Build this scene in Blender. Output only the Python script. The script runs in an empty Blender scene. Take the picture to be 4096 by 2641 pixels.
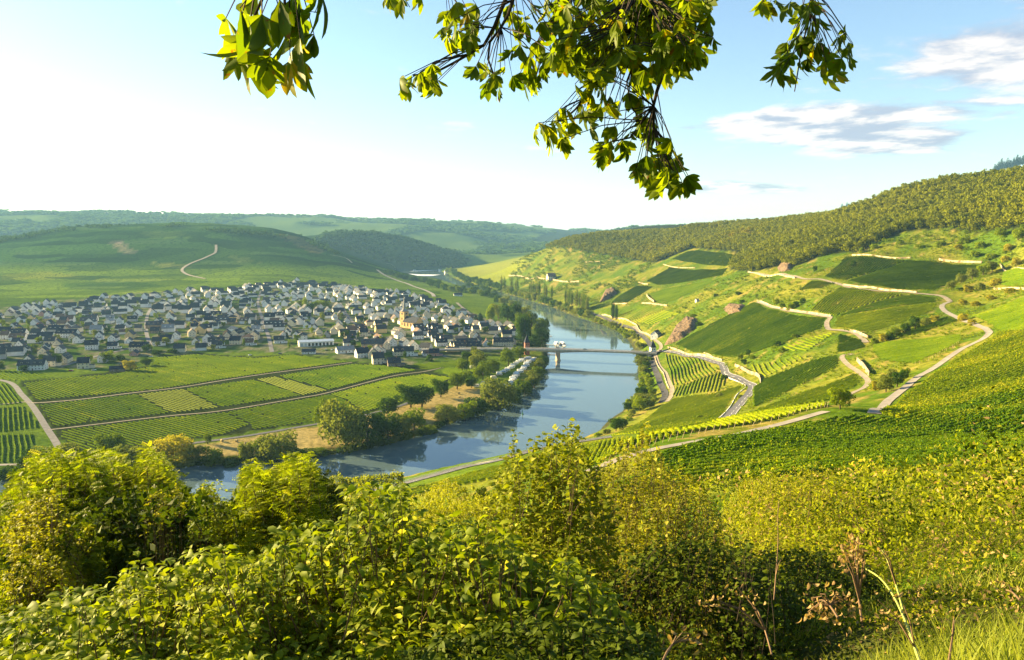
import bpy, math, random
import numpy as np
from mathutils import Vector
random.seed(7); RNG = np.random.default_rng(7)
R = math.radians
C = bpy.context.scene.collection
SC = bpy.context.scene

# ---------------------------------------------------------------- camera, world, sun, exposure
F_PX, CX, CY, HOR, EYE = 740.0, 512.0, 330.0, 240.0, 140.0
PITCH = math.atan((CY - HOR) / F_PX)
cam_d = bpy.data.cameras.new('camera'); cam = bpy.data.objects.new('camera', cam_d); C.objects.link(cam)
cam.location = (0, 0, EYE); cam.rotation_euler = (R(90) - PITCH, 0, 0)
cam_d.sensor_fit = 'HORIZONTAL'; cam_d.sensor_width = 36; cam_d.lens = F_PX / 1024 * 36
cam_d.clip_start = 0.1; cam_d.clip_end = 60000
SC.camera = cam
SUN_AZ, SUN_EL = R(-68), R(16)          # azimuth from +Y, clockwise positive
TOSUN = Vector((math.sin(SUN_AZ) * math.cos(SUN_EL), math.cos(SUN_AZ) * math.cos(SUN_EL), math.sin(SUN_EL)))
sl = bpy.data.lights.new('sun', 'SUN'); sl.energy = 5.0; sl.angle = R(0.5); sl.color = (1.0, 0.76, 0.36)
so = bpy.data.objects.new('sun', sl); C.objects.link(so)
so.rotation_euler = TOSUN.to_track_quat('Z', 'Y').to_euler(); so.location = (-200, 60, 400)
SC.view_settings.view_transform = 'Standard'; SC.view_settings.look = 'None'
SC.view_settings.exposure = 2.42; SC.view_settings.gamma = 1.0

class NT:
    """small helper to write node trees"""
    def __init__(s, tree): s.t = tree; s.n = tree.nodes; s.l = tree.links
    def add(s, kind, **kw):
        nd = s.n.new('ShaderNode' + kind)
        for k, v in kw.items():
            if k.startswith('i_'):
                key = k[2:].replace('_', ' ')
                nd.inputs[key].default_value = v
            else: setattr(nd, k, v)
        return nd
    def link(s, a, b): s.l.new(a, b)
    def math(s, op, a, b=None, c=None, clamp=False):
        nd = s.n.new('ShaderNodeMath'); nd.operation = op; nd.use_clamp = clamp
        for i, x in enumerate((a, b, c)):
            if x is None: continue
            if isinstance(x, (int, float)): nd.inputs[i].default_value = x
            else: s.l.new(x, nd.inputs[i])
        return nd.outputs[0]
    def mix(s, fac, a, b, blend='MIX'):
        nd = s.n.new('ShaderNodeMix'); nd.data_type = 'RGBA'; nd.blend_type = blend; nd.clamp_factor = True
        for i, x in ((0, fac), (6, a), (7, b)):
            if isinstance(x, (int, float)): nd.inputs[i].default_value = x
            elif isinstance(x, tuple): nd.inputs[i].default_value = x if len(x) == 4 else x + (1,)
            else: s.l.new(x, nd.inputs[i])
        return nd.outputs[2]
    def noise(s, scale, detail=4, vec=None, rough=0.55, dist=0.0):
        nd = s.n.new('ShaderNodeTexNoise'); nd.inputs['Scale'].default_value = scale
        nd.inputs['Detail'].default_value = detail; nd.inputs['Roughness'].default_value = rough
        nd.inputs['Distortion'].default_value = dist
        if vec is not None: s.l.new(vec, nd.inputs['Vector'])
        return nd.outputs['Fac']
    def ramp(s, fac, lo, hi, smooth=True):
        nd = s.n.new('ShaderNodeMapRange'); nd.interpolation_type = 'SMOOTHSTEP' if smooth else 'LINEAR'
        nd.inputs[1].default_value = lo; nd.inputs[2].default_value = hi
        s.l.new(fac, nd.inputs[0]); return nd.outputs[0]

w = bpy.data.worlds.new('World'); SC.world = w; w.use_nodes = True
def build_world():
    t = NT(w.node_tree); t.n.clear()
    out = t.add('OutputWorld'); bg = t.add('Background'); bg.inputs['Strength'].default_value = 0.0505
    sky = t.add('TexSky', sky_type='NISHITA', sun_disc=False)
    sky.sun_elevation = SUN_EL; sky.sun_rotation = SUN_AZ
    sky.altitude = 200; sky.air_density = 1.15; sky.dust_density = 0.3; sky.ozone_density = 2.4
    tc = t.add('TexCoord'); sp = t.add('SeparateXYZ'); t.link(tc.outputs['Generated'], sp.inputs[0])
    x, y, z = sp.outputs
    zz = t.math('ADD', t.math('MAXIMUM', z, 0.0), 0.07)
    cx = t.math('DIVIDE', x, zz); cy = t.math('DIVIDE', y, zz)
    cb = t.add('CombineXYZ'); t.link(cx, cb.inputs[0]); t.link(cy, cb.inputs[1])
    n1 = t.noise(1.5, 8, cb.outputs[0], 0.62, 0.2)
    az = t.math('ARCTAN2', x, y)
    def blob(a, e, wa, we, k):
        da = t.math('DIVIDE', t.math('SUBTRACT', az, R(a)), R(wa)); de = t.math('DIVIDE', t.math('SUBTRACT', z, math.sin(R(e))), math.sin(R(we)))
        r2 = t.math('ADD', t.math('MULTIPLY', da, da), t.math('MULTIPLY', de, de))
        return t.math('MULTIPLY', t.math('EXPONENT', t.math('MULTIPLY', r2, -1.0)), k)
    # banks of cloud standing over the eastern hills
    m = blob(20.0, 8.2, 7.5, 1.2, 0.36)
    for b in ((25, 6.8, 4.5, 1.0, .26), (32.5, 11.0, 5.5, 2.8, .32), (36, 15.0, 4.0, 1.5, .27), (16.5, 3.8, 4.5, .5, .36), (23, 1.0, 11, .8, .14), (29.5, 6.5, 4, 1.0, .14)):
        m = t.math('ADD', m, blob(*b))
    dens = t.ramp(t.math('ADD', n1, m), 0.58, 0.76)
    # lit side (towards the sun) against the shaded underside of the clouds
    sh = t.add('VectorMath', operation='ADD'); t.link(cb.outputs[0], sh.inputs[0]); sh.inputs[1].default_value = (-0.25, 0.15, 0)
    n2 = t.noise(1.5, 8, sh.outputs[0], 0.62, 0.2)
    lit = t.ramp(t.math('SUBTRACT', n1, n2), -0.10, 0.10)
    ccol = t.mix(lit, (1.9, 2.15, 2.7, 1), (4.4, 4.1, 3.8, 1))
    col = t.mix(t.math('MULTIPLY', dens, 0.9), sky.outputs[0], ccol)
    col = t.mix(1.0, col, (1.02, 1.0, 1.0, 1), 'MULTIPLY')
    t.link(col, bg.inputs['Color']); t.link(bg.outputs[0], out.inputs[0])
build_world()
SC.cycles.use_denoising = True
SC.cycles.max_bounces = 6; SC.cycles.diffuse_bounces = 3; SC.cycles.glossy_bounces = 3; SC.cycles.transmission_bounces = 4
SC.cycles.transparent_max_bounces = 8; SC.cycles.volume_bounces = 0; SC.cycles.sample_clamp_indirect = 4.0

# ---------------------------------------------------------------- geometry helpers
cp, sp_ = math.cos(PITCH), math.sin(PITCH)
def ray(u, v):
    a = (np.asarray(u, float) - CX) / F_PX; b = (CY - np.asarray(v, float)) / F_PX
    return a, cp + b * sp_, -sp_ + b * cp
def at_y(u, v, y):
    """the point seen at pixel (u, v) at the distance y in front of the viewpoint"""
    a, fy, fz = ray(u, v); k = y / fy
    return np.array([a * k, y, EYE + fz * k])
def at_z(u, v, z):
    a, fy, fz = ray(u, v); k = (z - EYE) / fz
    return np.array([a * k, fy * k, z])
def project(P):
    P = np.asarray(P, float); x = P[..., 0]; y = P[..., 1]; z = P[..., 2] - EYE
    d = y * cp - z * sp_; up = y * sp_ + z * cp
    d = np.where(np.abs(d) < 1e-6, 1e-6, d)
    return CX + F_PX * x / d, CY - F_PX * up / d, d
def inpoly(x, y, poly):
    x = np.asarray(x); y = np.asarray(y); c = np.zeros(x.shape, bool); p = np.asarray(poly, float); n = len(p)
    for i in range(n):
        x0, y0 = p[i]; x1, y1 = p[(i + 1) % n]
        if y0 == y1: continue
        k = ((y0 > y) != (y1 > y)) & (x < (x1 - x0) * (y - y0) / (y1 - y0) + x0)
        c ^= k
    return c
def dist_poly(x, y, p, closed=True):
    d = np.full(np.shape(x), 1e12); p = np.asarray(p, float); n = len(p)
    for i in range(n if closed else n - 1):
        a = p[i]; b = p[(i + 1) % n]; ab = b - a; L = max((ab ** 2).sum(), 1e-9)
        t = np.clip(((x - a[0]) * ab[0] + (y - a[1]) * ab[1]) / L, 0, 1)
        d = np.minimum(d, (x - a[0] - t * ab[0]) ** 2 + (y - a[1] - t * ab[1]) ** 2)
    return np.sqrt(d)
def sstep(t): t = np.clip(t, 0, 1); return t * t * (3 - 2 * t)
_perm = np.random.default_rng(3).random((256, 256))
def vnoise(x, y):
    x = np.asarray(x, float); y = np.asarray(y, float); xi = np.floor(x).astype(int); yi = np.floor(y).astype(int); fx = sstep(x - xi); fy = sstep(y - yi)
    g = lambda a, b: _perm[a & 255, b & 255]
    return (g(xi, yi) * (1 - fx) + g(xi + 1, yi) * fx) * (1 - fy) + (g(xi, yi + 1) * (1 - fx) + g(xi + 1, yi + 1) * fx) * fy
def fbm(x, y, o=4):
    s = 0; a = .5
    for i in range(o): s = s + a * vnoise(x * 2 ** i + 17 * i, y * 2 ** i + 31 * i); a *= .5
    return s / (1 - .5 ** o)

def mk(name, V, F, mat, parent=None, tint=None, smooth=False, vcol=None):
    """link ONE mesh object from arrays; F is an (n,k) array or a list of such arrays"""
    me = bpy.data.meshes.new(name)
    V = np.asarray(V, np.float32); Fs = F if isinstance(F, list) and isinstance(F[0], np.ndarray) else [F]; Fs = [np.asarray(f, np.int32) for f in Fs if len(f)]
    me.vertices.add(len(V)); me.vertices.foreach_set('co', V.ravel())
    loops = np.concatenate([f.ravel() for f in Fs]); cnt = np.concatenate([np.full(len(f), f.shape[1], np.int32) for f in Fs])
    st = np.concatenate([[0], np.cumsum(cnt)[:-1]]).astype(np.int32)
    me.loops.add(len(loops)); me.loops.foreach_set('vertex_index', loops)
    me.polygons.add(len(cnt)); me.polygons.foreach_set('loop_start', st)
    try: me.polygons.foreach_set('loop_total', cnt)
    except Exception: pass
    if smooth: me.polygons.foreach_set('use_smooth', np.ones(len(cnt), bool))
    me.update(calc_edges=True)
    if tint is not None:
        at = me.attributes.new('tint', 'FLOAT', 'FACE'); at.data.foreach_set('value', np.asarray(tint, np.float32))
    if vcol is not None:
        at = me.attributes.new('ground', 'FLOAT_COLOR', 'POINT'); at.data.foreach_set('color', np.asarray(vcol, np.float32).ravel())
    for m in (mat if isinstance(mat, (list, tuple)) else [mat]): me.materials.append(m)
    o = bpy.data.objects.new(name, me); C.objects.link(o)
    if parent is not None: o.parent = parent
    return o
def tag(o, label=None, cat=None, group=None, kind=None):
    if label: o['label'] = label
    if cat: o['category'] = cat
    if group: o['group'] = group
    if kind: o['kind'] = kind
    return o
def empty(name, loc=(0, 0, 0), rz=0, label=None, cat=None, group=None):
    o = bpy.data.objects.new(name, None); C.objects.link(o); o.location = tuple(float(q) for q in loc); o.rotation_euler = (0, 0, rz)
    o.empty_display_size = 0.5
    return tag(o, label, cat, group)
class MB:
    """collects simple solids, built as one mesh"""
    def __init__(s): s.V = []; s.F = []; s.n = 0
    def add(s, V, F):
        V = np.asarray(V, float); s.V.append(V)
        for f in F: s.F.append(tuple(int(i) + s.n for i in f))
        s.n += len(V); return s
    def box(s, x0, x1, y0, y1, z0, z1):
        V = [(x, y, z) for z in (z0, z1) for y in (y0, y1) for x in (x0, x1)]
        return s.add(V, [(0, 2, 3, 1), (4, 5, 7, 6), (0, 1, 5, 4), (2, 6, 7, 3), (0, 4, 6, 2), (1, 3, 7, 5)])
    def obox(s, a, b, w, h):
        """box along a-b, width w (horizontal), height h (upwards from the line)"""
        a = np.array(a, float); b = np.array(b, float); d = b - a; d[2] = 0; L = max(np.hypot(d[0], d[1]), 1e-6); n = np.array([-d[1], d[0], 0]) / L * w / 2; up = np.array([0, 0, h])
        V = [a - n, a + n, b + n, b - n, a - n + up, a + n + up, b + n + up, b - n + up]
        return s.add(V, [(0, 1, 2, 3), (4, 7, 6, 5), (0, 4, 5, 1), (1, 5, 6, 2), (2, 6, 7, 3), (3, 7, 4, 0)])
    def tube(s, pts, rad, k=6):
        pts = [np.array(p, float) for p in pts]; n = len(pts)
        if np.isscalar(rad): rad = [rad] * n
        V = []; prev = None
        for i in range(n):
            t = pts[min(i + 1, n - 1)] - pts[max(i - 1, 0)]; t = t / max(np.linalg.norm(t), 1e-9)
            if prev is None: prev = np.cross(t, [0.3, 0.2, 1.0] if abs(t[2]) < .9 else [1.0, 0, 0])
            e1 = prev - t * prev.dot(t); e1 /= max(np.linalg.norm(e1), 1e-9); prev = e1; e2 = np.cross(t, e1)
            for j in range(k):
                a = 2 * math.pi * j / k; V.append(pts[i] + (e1 * math.cos(a) + e2 * math.sin(a)) * rad[i])
        Fc = []
        for i in range(n - 1):
            for j in range(k):
                Fc.append((i * k + j, i * k + (j + 1) % k, (i + 1) * k + (j + 1) % k, (i + 1) * k + j))
        Fc.append(tuple(reversed(range(k)))); Fc.append(tuple(range((n - 1) * k, n * k)))
        return s.add(V, Fc)
    def cone(s, c, r0, r1, h, k=12, rot=0):
        c = np.array(c, float); V = []
        for z, r in ((0, r0), (h, r1)):
            for j in range(k):
                a = 2 * math.pi * j / k + rot; V.append(c + [math.cos(a) * r, math.sin(a) * r, z])
        Fc = [(j, (j + 1) % k, k + (j + 1) % k, k + j) for j in range(k)] + [tuple(reversed(range(k))), tuple(range(k, 2 * k))]
        return s.add(V, Fc)
    def build(s, name, mat, parent=None, smooth=False):
        me = bpy.data.meshes.new(name); V = np.concatenate(s.V)
        me.from_pydata([tuple(p) for p in V], [], s.F); me.update()
        if smooth:
            for p in me.polygons: p.use_smooth = True
        for m in (mat if isinstance(mat, (list, tuple)) else [mat]): me.materials.append(m)
        o = bpy.data.objects.new(name, me); C.objects.link(o)
        if parent is not None: o.parent = parent
        return o
def copy_tree(o, parent=None):
    c = o.copy(); C.objects.link(c)
    if parent is not None: c.parent = parent
    for ch in list(o.children): copy_tree(ch, c)
    return c
ORD = ('first second third fourth fifth sixth seventh eighth ninth tenth eleventh twelfth thirteenth fourteenth fifteenth sixteenth seventeenth eighteenth nineteenth').split()
TENS = {2: 'twent', 3: 'thirt', 4: 'fort', 5: 'fift', 6: 'sixt', 7: 'sevent', 8: 'eight', 9: 'ninet'}
def ordn(i):
    if i < 19: return ORD[i]
    n = i + 1; t, o = divmod(n, 10)
    if t > 9: return str(n) + 'th'
    return TENS[t] + 'ieth' if o == 0 else TENS[t] + 'y ' + ORD[o - 1]

# ---------------------------------------------------------------- materials
MATS = {}
def pmat(name, col, rough=0.8, var=0.15, nscale=1.0, spec=0.3, metal=0.0, bump=0.0, bscale=20, col2=None, coord='Object'):
    if name in MATS: return MATS[name]
    m = bpy.data.materials.new(name); m.use_nodes = True; t = NT(m.node_tree); b = t.n['Principled BSDF']
    tc = t.add('TexCoord'); n = t.noise(nscale, 5, tc.outputs[coord])
    c2 = col2 or tuple(c * (1 - 2.2 * var) for c in col)
    c = t.mix(t.ramp(n, .3, .7), c2 + (1,), tuple(min(1, q * (1 + var)) for q in col) + (1,))
    t.link(c, b.inputs['Base Color']); b.inputs['Roughness'].default_value = rough
    b.inputs['Specular IOR Level'].default_value = spec; b.inputs['Metallic'].default_value = metal
    if bump:
        bp = t.add('Bump'); bp.inputs['Strength'].default_value = bump; bp.inputs['Distance'].default_value = 0.05
        t.link(t.noise(bscale, 6, tc.outputs[coord]), bp.inputs['Height']); t.link(bp.outputs[0], b.inputs['Normal'])
    MATS[name] = m; return m
def leafmat(name, dark, light, transl=0.35, rough=0.5, yellow=None, spots=None, spec=0.0, tcol=None, nscale=3.0):
    """foliage: diffuse and see-through leaf tissue, each face with its own tint"""
    if name in MATS: return MATS[name]
    m = bpy.data.materials.new(name); m.use_nodes = True; t = NT(m.node_tree); b = t.n['Principled BSDF']; out = t.n['Material Output']
    at = t.add('Attribute', attribute_name='tint'); oi = t.add('ObjectInfo'); tc = t.add('TexCoord')
    n = t.noise(nscale, 3, tc.outputs['Object'])
    f = t.math('ADD', t.math('MULTIPLY', at.outputs['Fac'], .62), t.math('ADD', t.math('MULTIPLY', n, .4), t.math('MULTIPLY_ADD', oi.outputs['Random'], .3, -.2)), clamp=True)
    c = t.mix(f, dark + (1,), light + (1,))
    if yellow:
        c = t.mix(t.ramp(at.outputs['Fac'], .80, .97), c, yellow + (1,))
    if spots:
        sn = t.noise(26, 3, tc.outputs['Object'], .6); c = t.mix(t.ramp(sn, .62, .70), c, spots + (1,))
    t.link(c, b.inputs['Base Color']); b.inputs['Roughness'].default_value = rough; b.inputs['Specular IOR Level'].default_value = spec
    tr = t.add('BsdfTranslucent'); tm = t.mix(1.0, c, (tcol or (1.0, 1.0, .45)) + (1,), 'MULTIPLY')
    hs = t.add('HueSaturation'); hs.inputs['Value'].default_value = 1.7; t.link(tm, hs.inputs['Color']); t.link(hs.outputs[0], tr.inputs[0])
    mx = t.add('MixShader'); mx.inputs[0].default_value = transl
    t.link(b.outputs[0], mx.inputs[1]); t.link(tr.outputs[0], mx.inputs[2]); t.link(mx.outputs[0], out.inputs[0])
    MATS[name] = m; return m
# ================================================================ TERRAIN
BANK_L = [(-420, 500), (-200, 492), (-60, 484), (0, 479), (60, 476), (120, 471), (171, 467), (240, 461), (300, 457), (340, 452), (369, 447), (400, 440), (429, 431), (445, 423), (473, 415), (500, 404), (522, 393), (533, 385), (540, 376),
          (546, 366), (547, 353), (545, 340), (541, 330), (534, 321), (528, 314), (515, 305), (500, 297.5), (484, 292), (470, 288), (458, 285.2), (449, 282), (438, 278.5), (425, 277), (409, 276.5), (398, 274.5), (390, 271.5)]
BANK_R = [(397, 268.2), (415, 268.4), (438, 269.6), (447, 273.5), (452, 278), (462, 282), (472, 284.8), (486, 288.5), (504, 293), (517, 297), (531, 301), (549, 305.5), (562, 311), (575, 316), (588, 320), (605, 326), (619, 332), (629, 340), (634, 348),
          (637, 356), (639, 370), (640, 387), (639, 396), (632, 403), (623, 411), (609, 421), (600, 431), (570, 444), (540, 451), (500, 458), (439, 470), (380, 485), (326, 500), (270, 517), (200, 538), (100, 565), (0, 595), (-200, 650), (-420, 700)]
RIV = np.array([at_z(u, v, 0)[:2] for u, v in BANK_L + BANK_R])
CTRL = []
def Zc(u, v, z): CTRL.append(at_z(u, v, z))
def Yc(u, v, y): CTRL.append(at_y(u, v, y))
def Wc(x, y, z): CTRL.append(np.array([x, y, z], float))
# river margins
for (u, v) in BANK_L[1:]: CTRL.append(at_z(u, v, 0) + [0, 0, 2])
for (u, v) in BANK_R[:-2]: CTRL.append(at_z(u, v, 0) + [0, 0, 2])
# flood plain and village on the left bank
for u, v, z in [(0, 465, 4), (-200, 470, 5), (60, 455, 5), (55, 430, 5), (150, 447, 5), (230, 438, 5), (320, 424, 5), (380, 412, 5), (430, 398, 5), (480, 388, 5), (510, 375, 5), (525, 362, 6), (0, 430, 6), (0, 400, 7), (-150, 400, 7), (80, 400, 7),
                (150, 395, 7), (220, 390, 7), (300, 380, 7), (370, 375, 7), (420, 372, 7), (0, 370, 8), (-150, 365, 9), (80, 365, 8), (160, 353, 8), (250, 352, 8), (330, 357, 8), (400, 362, 8), (450, 355, 8), (500, 345, 8), (515, 330, 7), (510, 318, 6),
                (480, 310, 7), (450, 335, 10), (400, 335, 12), (330, 335, 12), (250, 335, 12), (150, 335, 12), (80, 340, 11), (0, 345, 11), (-150, 340, 12), (0, 320, 14), (70, 315, 15), (150, 310, 16), (220, 308, 17), (300, 305, 18), (370, 308, 16),
                (430, 312, 12), (460, 302, 9), (440, 295, 10), (410, 292, 14), (420, 284, 8), (380, 296, 20), (330, 292, 25), (300, 287, 30), (250, 290, 27), (190, 292, 25), (100, 300, 21), (40, 305, 18), (0, 307, 17), (-150, 305, 18)]: Zc(u, v, z)
# the vine-clad hill behind the village
for u, v, y in [(0, 285, 1850), (-150, 285, 1850), (100, 283, 1950), (200, 280, 2000), (260, 278, 2050), (330, 280, 2150), (380, 279, 2350), (0, 270, 2150), (-150, 272, 2150), (100, 268, 2200), (200, 266, 2250), (300, 268, 2300), (370, 271, 2500),
                (0, 256, 2420), (100, 250, 2450), (200, 248, 2500), (280, 252, 2500), (340, 262, 2500), (0, 243.5, 2650), (-150, 250, 2600), (30, 235, 2750), (55, 227, 2850), (100, 224.5, 2900), (140, 226.5, 2900), (180, 223, 3000), (220, 226, 3050), (270, 230, 3050),
                (300, 233, 2950), (318, 243, 2850), (345, 253, 2750), (365, 261, 2700), (395, 270, 2700)]: Yc(u, v, y)
for x, y, z in [(-2600, 3500, 90), (-1900, 3600, 150), (-1300, 3700, 110), (-900, 3500, 60), (-3000, 4300, 60), (-2200, 4500, 90), (-1400, 4600, 90), (-700, 3200, 10), (-800, 4200, 40)]: Wc(x, y, z)
# wooded spur and the far ridges
for u, v, y in [(315, 240, 3500), (330, 235, 3600), (345, 230.5, 3700), (373, 229.5, 3800), (403, 235, 3800), (425, 246, 3800), (445, 256, 3800), (465, 264, 3800), (330, 252, 3300), (360, 256, 3300), (400, 262, 3300), (430, 267, 3400), (300, 236, 3700),
                (-250, 206, 6000), (-100, 212, 6000), (0, 213, 6000), (60, 213, 6000), (140, 215, 6000), (165, 219, 5800), (220, 222, 5600), (0, 232, 4700), (-100, 228, 4700), (250, 219, 6600), (280, 216, 6700), (317, 217, 6800), (345, 221, 6800), (400, 222, 7000), (435, 220.5, 7000),
                (480, 222, 7200), (540, 228, 7600), (575, 232, 7800), (600, 233, 8000), (617, 231.5, 9000), (650, 231.5, 9000), (680, 231, 9000), (720, 226, 9000), (900, 222, 9000), (1100, 215, 9000), (340, 228, 5600), (400, 229, 5600), (450, 236, 5600), (500, 245, 5600), (540, 247, 5600), (450, 249, 4900), (480, 256, 4600), (510, 254, 4600),
                (420, 243, 5000), (560, 240, 6200), (620, 238, 6500)]: Yc(u, v, y)
for a in range(-180, 181, 15):
    if abs(a) > 45: Wc(14000 * math.sin(R(a)), 14000 * math.cos(R(a)), 330)
for u in range(-200, 1300, 100): CTRL.append(np.array([(u - 512) / F_PX * 13500, 13500, 130.]))
# right bank: spur, terraces, forest ridge
for u, v, y in [(470, 270.5, 3200), (490, 265, 3250), (512, 259, 3300), (500, 272, 2900), (485, 277, 2650), (505, 280, 2350), (530, 285, 2150), (540, 295, 1850), (512, 268, 2550), (522, 258, 2500), (530, 254, 2450), (545, 248, 2450), (558, 243, 2400), (575, 239, 2350), (600, 236, 2300),
                (625, 238, 2250), (650, 238, 2150), (668, 239, 2100), (686, 229, 2050), (700, 226, 2000), (720, 231, 1950), (760, 226, 1850), (800, 221, 1700), (840, 217, 1550), (550, 262, 2150), (560, 275, 1950), (600, 270, 1850), (600, 285, 1620), (590, 300, 1400), (610, 310, 1260),
                (630, 316, 1160), (645, 322, 1080), (600, 255, 2050), (650, 255, 1900), (700, 245, 1750), (720, 240, 1650), (650, 270, 1580), (650, 285, 1400), (650, 302, 1200), (700, 262, 1480), (700, 280, 1260), (700, 300, 1060), (680, 312, 1020), (660, 330, 960), (665, 342, 860),
                (720, 253, 1500), (745, 256, 1420), (740, 270, 1180), (745, 285, 1030), (750, 300, 900), (770, 277, 960), (700, 325, 860), (710, 340, 760), (720, 320, 840), (770, 305, 800), (800, 313, 700), (826, 318, 640), (800, 335, 600), (800, 352, 540),
                (745, 352, 650), (716, 363, 655), (690, 356, 760), (660, 350, 850), (680, 375, 660), (663, 372, 690), (670, 392, 610), (665, 402, 590), (700, 378, 600), (730, 378, 560), (752, 386, 515), (760, 378, 540), (745, 398, 455), (735, 412, 405),
                (725, 418, 385), (690, 420, 430), (665, 418, 465), (630, 433, 410), (610, 437, 392), (580, 441, 385), (540, 447, 375), (500, 455, 368), (460, 464, 355), (410, 478, 335), (370, 492, 315), (330, 502, 300), (795, 383, 460), (808, 390, 420), (838, 357, 480),
                (858, 372, 420), (868, 380, 385), (851, 393, 340), (826, 408, 235), (826, 403, 250), (790, 413, 240), (753, 415, 262), (720, 420, 262), (768, 428, 205), (720, 434, 190), (660, 443, 180), (625, 452, 170), (600, 465, 158), (570, 478, 150), (658, 434, 215), (620, 442, 215),
                (840, 408, 215), (876, 412, 250), (898, 393, 288), (924, 374, 335), (950, 357, 375), (969, 345, 405), (989, 335, 425), (981, 328, 460), (965, 322, 500), (950, 315, 535), (942, 308, 570), (950, 302, 600), (937, 295, 640), (911, 292, 670), (885, 290, 700),
                (859, 288, 735), (841, 284, 770), (820, 279, 830), (795, 277, 900), (880, 362, 420), (871, 345, 500), (910, 345, 455), (950, 335, 450), (865, 343, 510), (850, 333, 560), (833, 331, 600), (900, 325, 540), (870, 318, 590), (900, 308, 600), (840, 312, 640),
                (820, 300, 700), (846, 270, 860), (850, 257, 930), (910, 275, 780), (906, 259, 880), (978, 264, 800), (960, 285, 690), (1000, 266, 780), (1024, 270, 730), (1000, 285, 620), (990, 305, 540), (1024, 297, 500), (1080, 280, 480), (800, 258, 1050), (800, 240, 1200), (830, 230, 1250), (860, 240, 1080), (860, 215, 1250),
                (860, 209, 1320), (900, 194, 1300), (900, 214, 1150), (900, 232, 1000), (940, 182, 1250), (940, 206, 1100), (943, 228, 940), (985, 183, 1150), (985, 205, 1000), (976, 233, 880), (1024, 179, 1050), (1024, 201, 900), (1024, 228, 800), (1024, 250, 740), (1100, 168, 900), (1100, 200, 750), (1100, 250, 600), (1200, 150, 650),
                (1024, 320, 400), (1024, 350, 330), (1024, 380, 265), (1024, 410, 200), (1024, 440, 150), (1024, 465, 105), (960, 380, 290), (960, 410, 220), (960, 440, 155), (960, 470, 105), (880, 430, 190), (880, 460, 125), (880, 480, 90), (800, 440, 165), (800, 465, 120), (800, 485, 88), (720, 455, 140),
                (720, 480, 105), (700, 500, 82), (640, 475, 130), (600, 500, 110), (1024, 490, 62), (960, 500, 55), (900, 510, 46), (820, 515, 48), (740, 530, 46), (1024, 515, 30), (960, 530, 26), (900, 550, 20), (820, 565, 20), (740, 590, 20), (1024, 560, 12), (960, 590, 10.5), (900, 620, 8.5), (820, 640, 8.5), (740, 660, 9),
                (1024, 650, 5.2), (920, 680, 5.6), (820, 700, 6)]: Yc(u, v, y)
for x, y, z in [(0, 0, 138.3), (3, 3, 138.2), (-3, 2, 137.6), (0, 6, 135.2), (-3, 8, 133.2), (3, 8, 134.3), (-8, 10, 130.5), (0, 14, 130.2), (-14, 16, 126), (6, 20, 128), (-6, 22, 124.8), (-25, 22, 119), (-18, 34, 116.5), (-5, 36, 118), (10, 38, 120.5),
                (-40, 40, 108), (-25, 60, 104), (0, 60, 108), (20, 60, 112), (-70, 60, 96), (-50, 100, 86), (0, 100, 92), (30, 110, 98), (-100, 110, 76), (-60, 160, 66), (0, 160, 76), (-130, 170, 54), (-40, 220, 52), (20, 220, 66), (-110, 240, 34), (-50, 270, 38), (0, 300, 48), (-200, 230, 24), (-300, 250, 12), (-200, 120, 70), (-400, 180, 20), (-400, 100, 40),
                (-200, -50, 140), (0, -60, 165), (100, -40, 175), (200, 60, 175), (130, 40, 150), (300, -100, 240), (-400, -200, 180), (0, -400, 260), (400, 200, 230), (600, 400, 260), (900, 600, 300), (1500, 1000, 330), (800, 1300, 215), (1200, 2000, 205), (700, 2400, 165), (1600, 4000, 240), (500, 3200, 190), (200, 3300, 100), (900, 5500, 210),
                (-1500, -500, 300), (-3000, 1000, 260), (0, -3000, 330), (3000, 0, 330), (-6000, 2500, 330), (-2500, 2000, 60), (-1500, 1400, 15), (-1500, 700, 8), (-1500, 300, 6), (-900, 250, 5), (-1000, 50, 60)]: Wc(x, y, z)
for a in range(-180, 180, 20):
    s_ = math.sin(R(a)); c_ = math.cos(R(a))
    for r_ in (2.05, 3.0): Wc(r_ * s_, r_ * c_, 137.7 + (.12 * s_ if s_ > 0 else .2 * s_) * r_ - .22 * max(c_, 0) * r_ + .25 * max(-c_, 0) * r_)
CT = np.array(CTRL)
def tocoord(x, y):
    r = np.hypot(x, y); return np.arctan2(x, y), np.log(np.maximum(r, 2.0))
ca, cb_ = tocoord(CT[:, 0], CT[:, 1])
A = np.stack([ca, cb_], 1)
D = np.sqrt(((A[:, None] - A[None]) ** 2).sum(-1) + 2e-4)
n = len(A); M = np.zeros((n + 1, n + 1)); M[:n, :n] = D + np.eye(n) * -0.012; M[n, :n] = 1; M[:n, n] = 1
SOL = np.linalg.solve(M, np.append(CT[:, 2], 0))
def rbf(a, b):
    out = np.empty(a.shape)
    af = a.ravel(); bf = b.ravel(); of = out.ravel()
    for i in range(0, len(af), 20000):
        d = np.sqrt((af[i:i + 20000, None] - A[None, :, 0]) ** 2 + (bf[i:i + 20000, None] - A[None, :, 1]) ** 2 + 2e-4)
        of[i:i + 20000] = d @ SOL[:n] + SOL[n]
    return out
GA = np.concatenate([np.arange(-180, -60, 4.0), np.arange(-60, -42, 1.0), np.arange(-42, 42, 0.28), np.arange(42, 60, 1.0), np.arange(60, 180.1, 4.0)]) * math.pi / 180
GB = np.arange(math.log(2.0), math.log(17000), 0.0135)
GAm, GBm = np.meshgrid(GA, GB, indexing='ij')
GX = np.exp(GBm) * np.sin(GAm); GY = np.exp(GBm) * np.cos(GAm)
GZ = rbf(GAm, GBm)
rr = np.exp(GBm)
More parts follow.
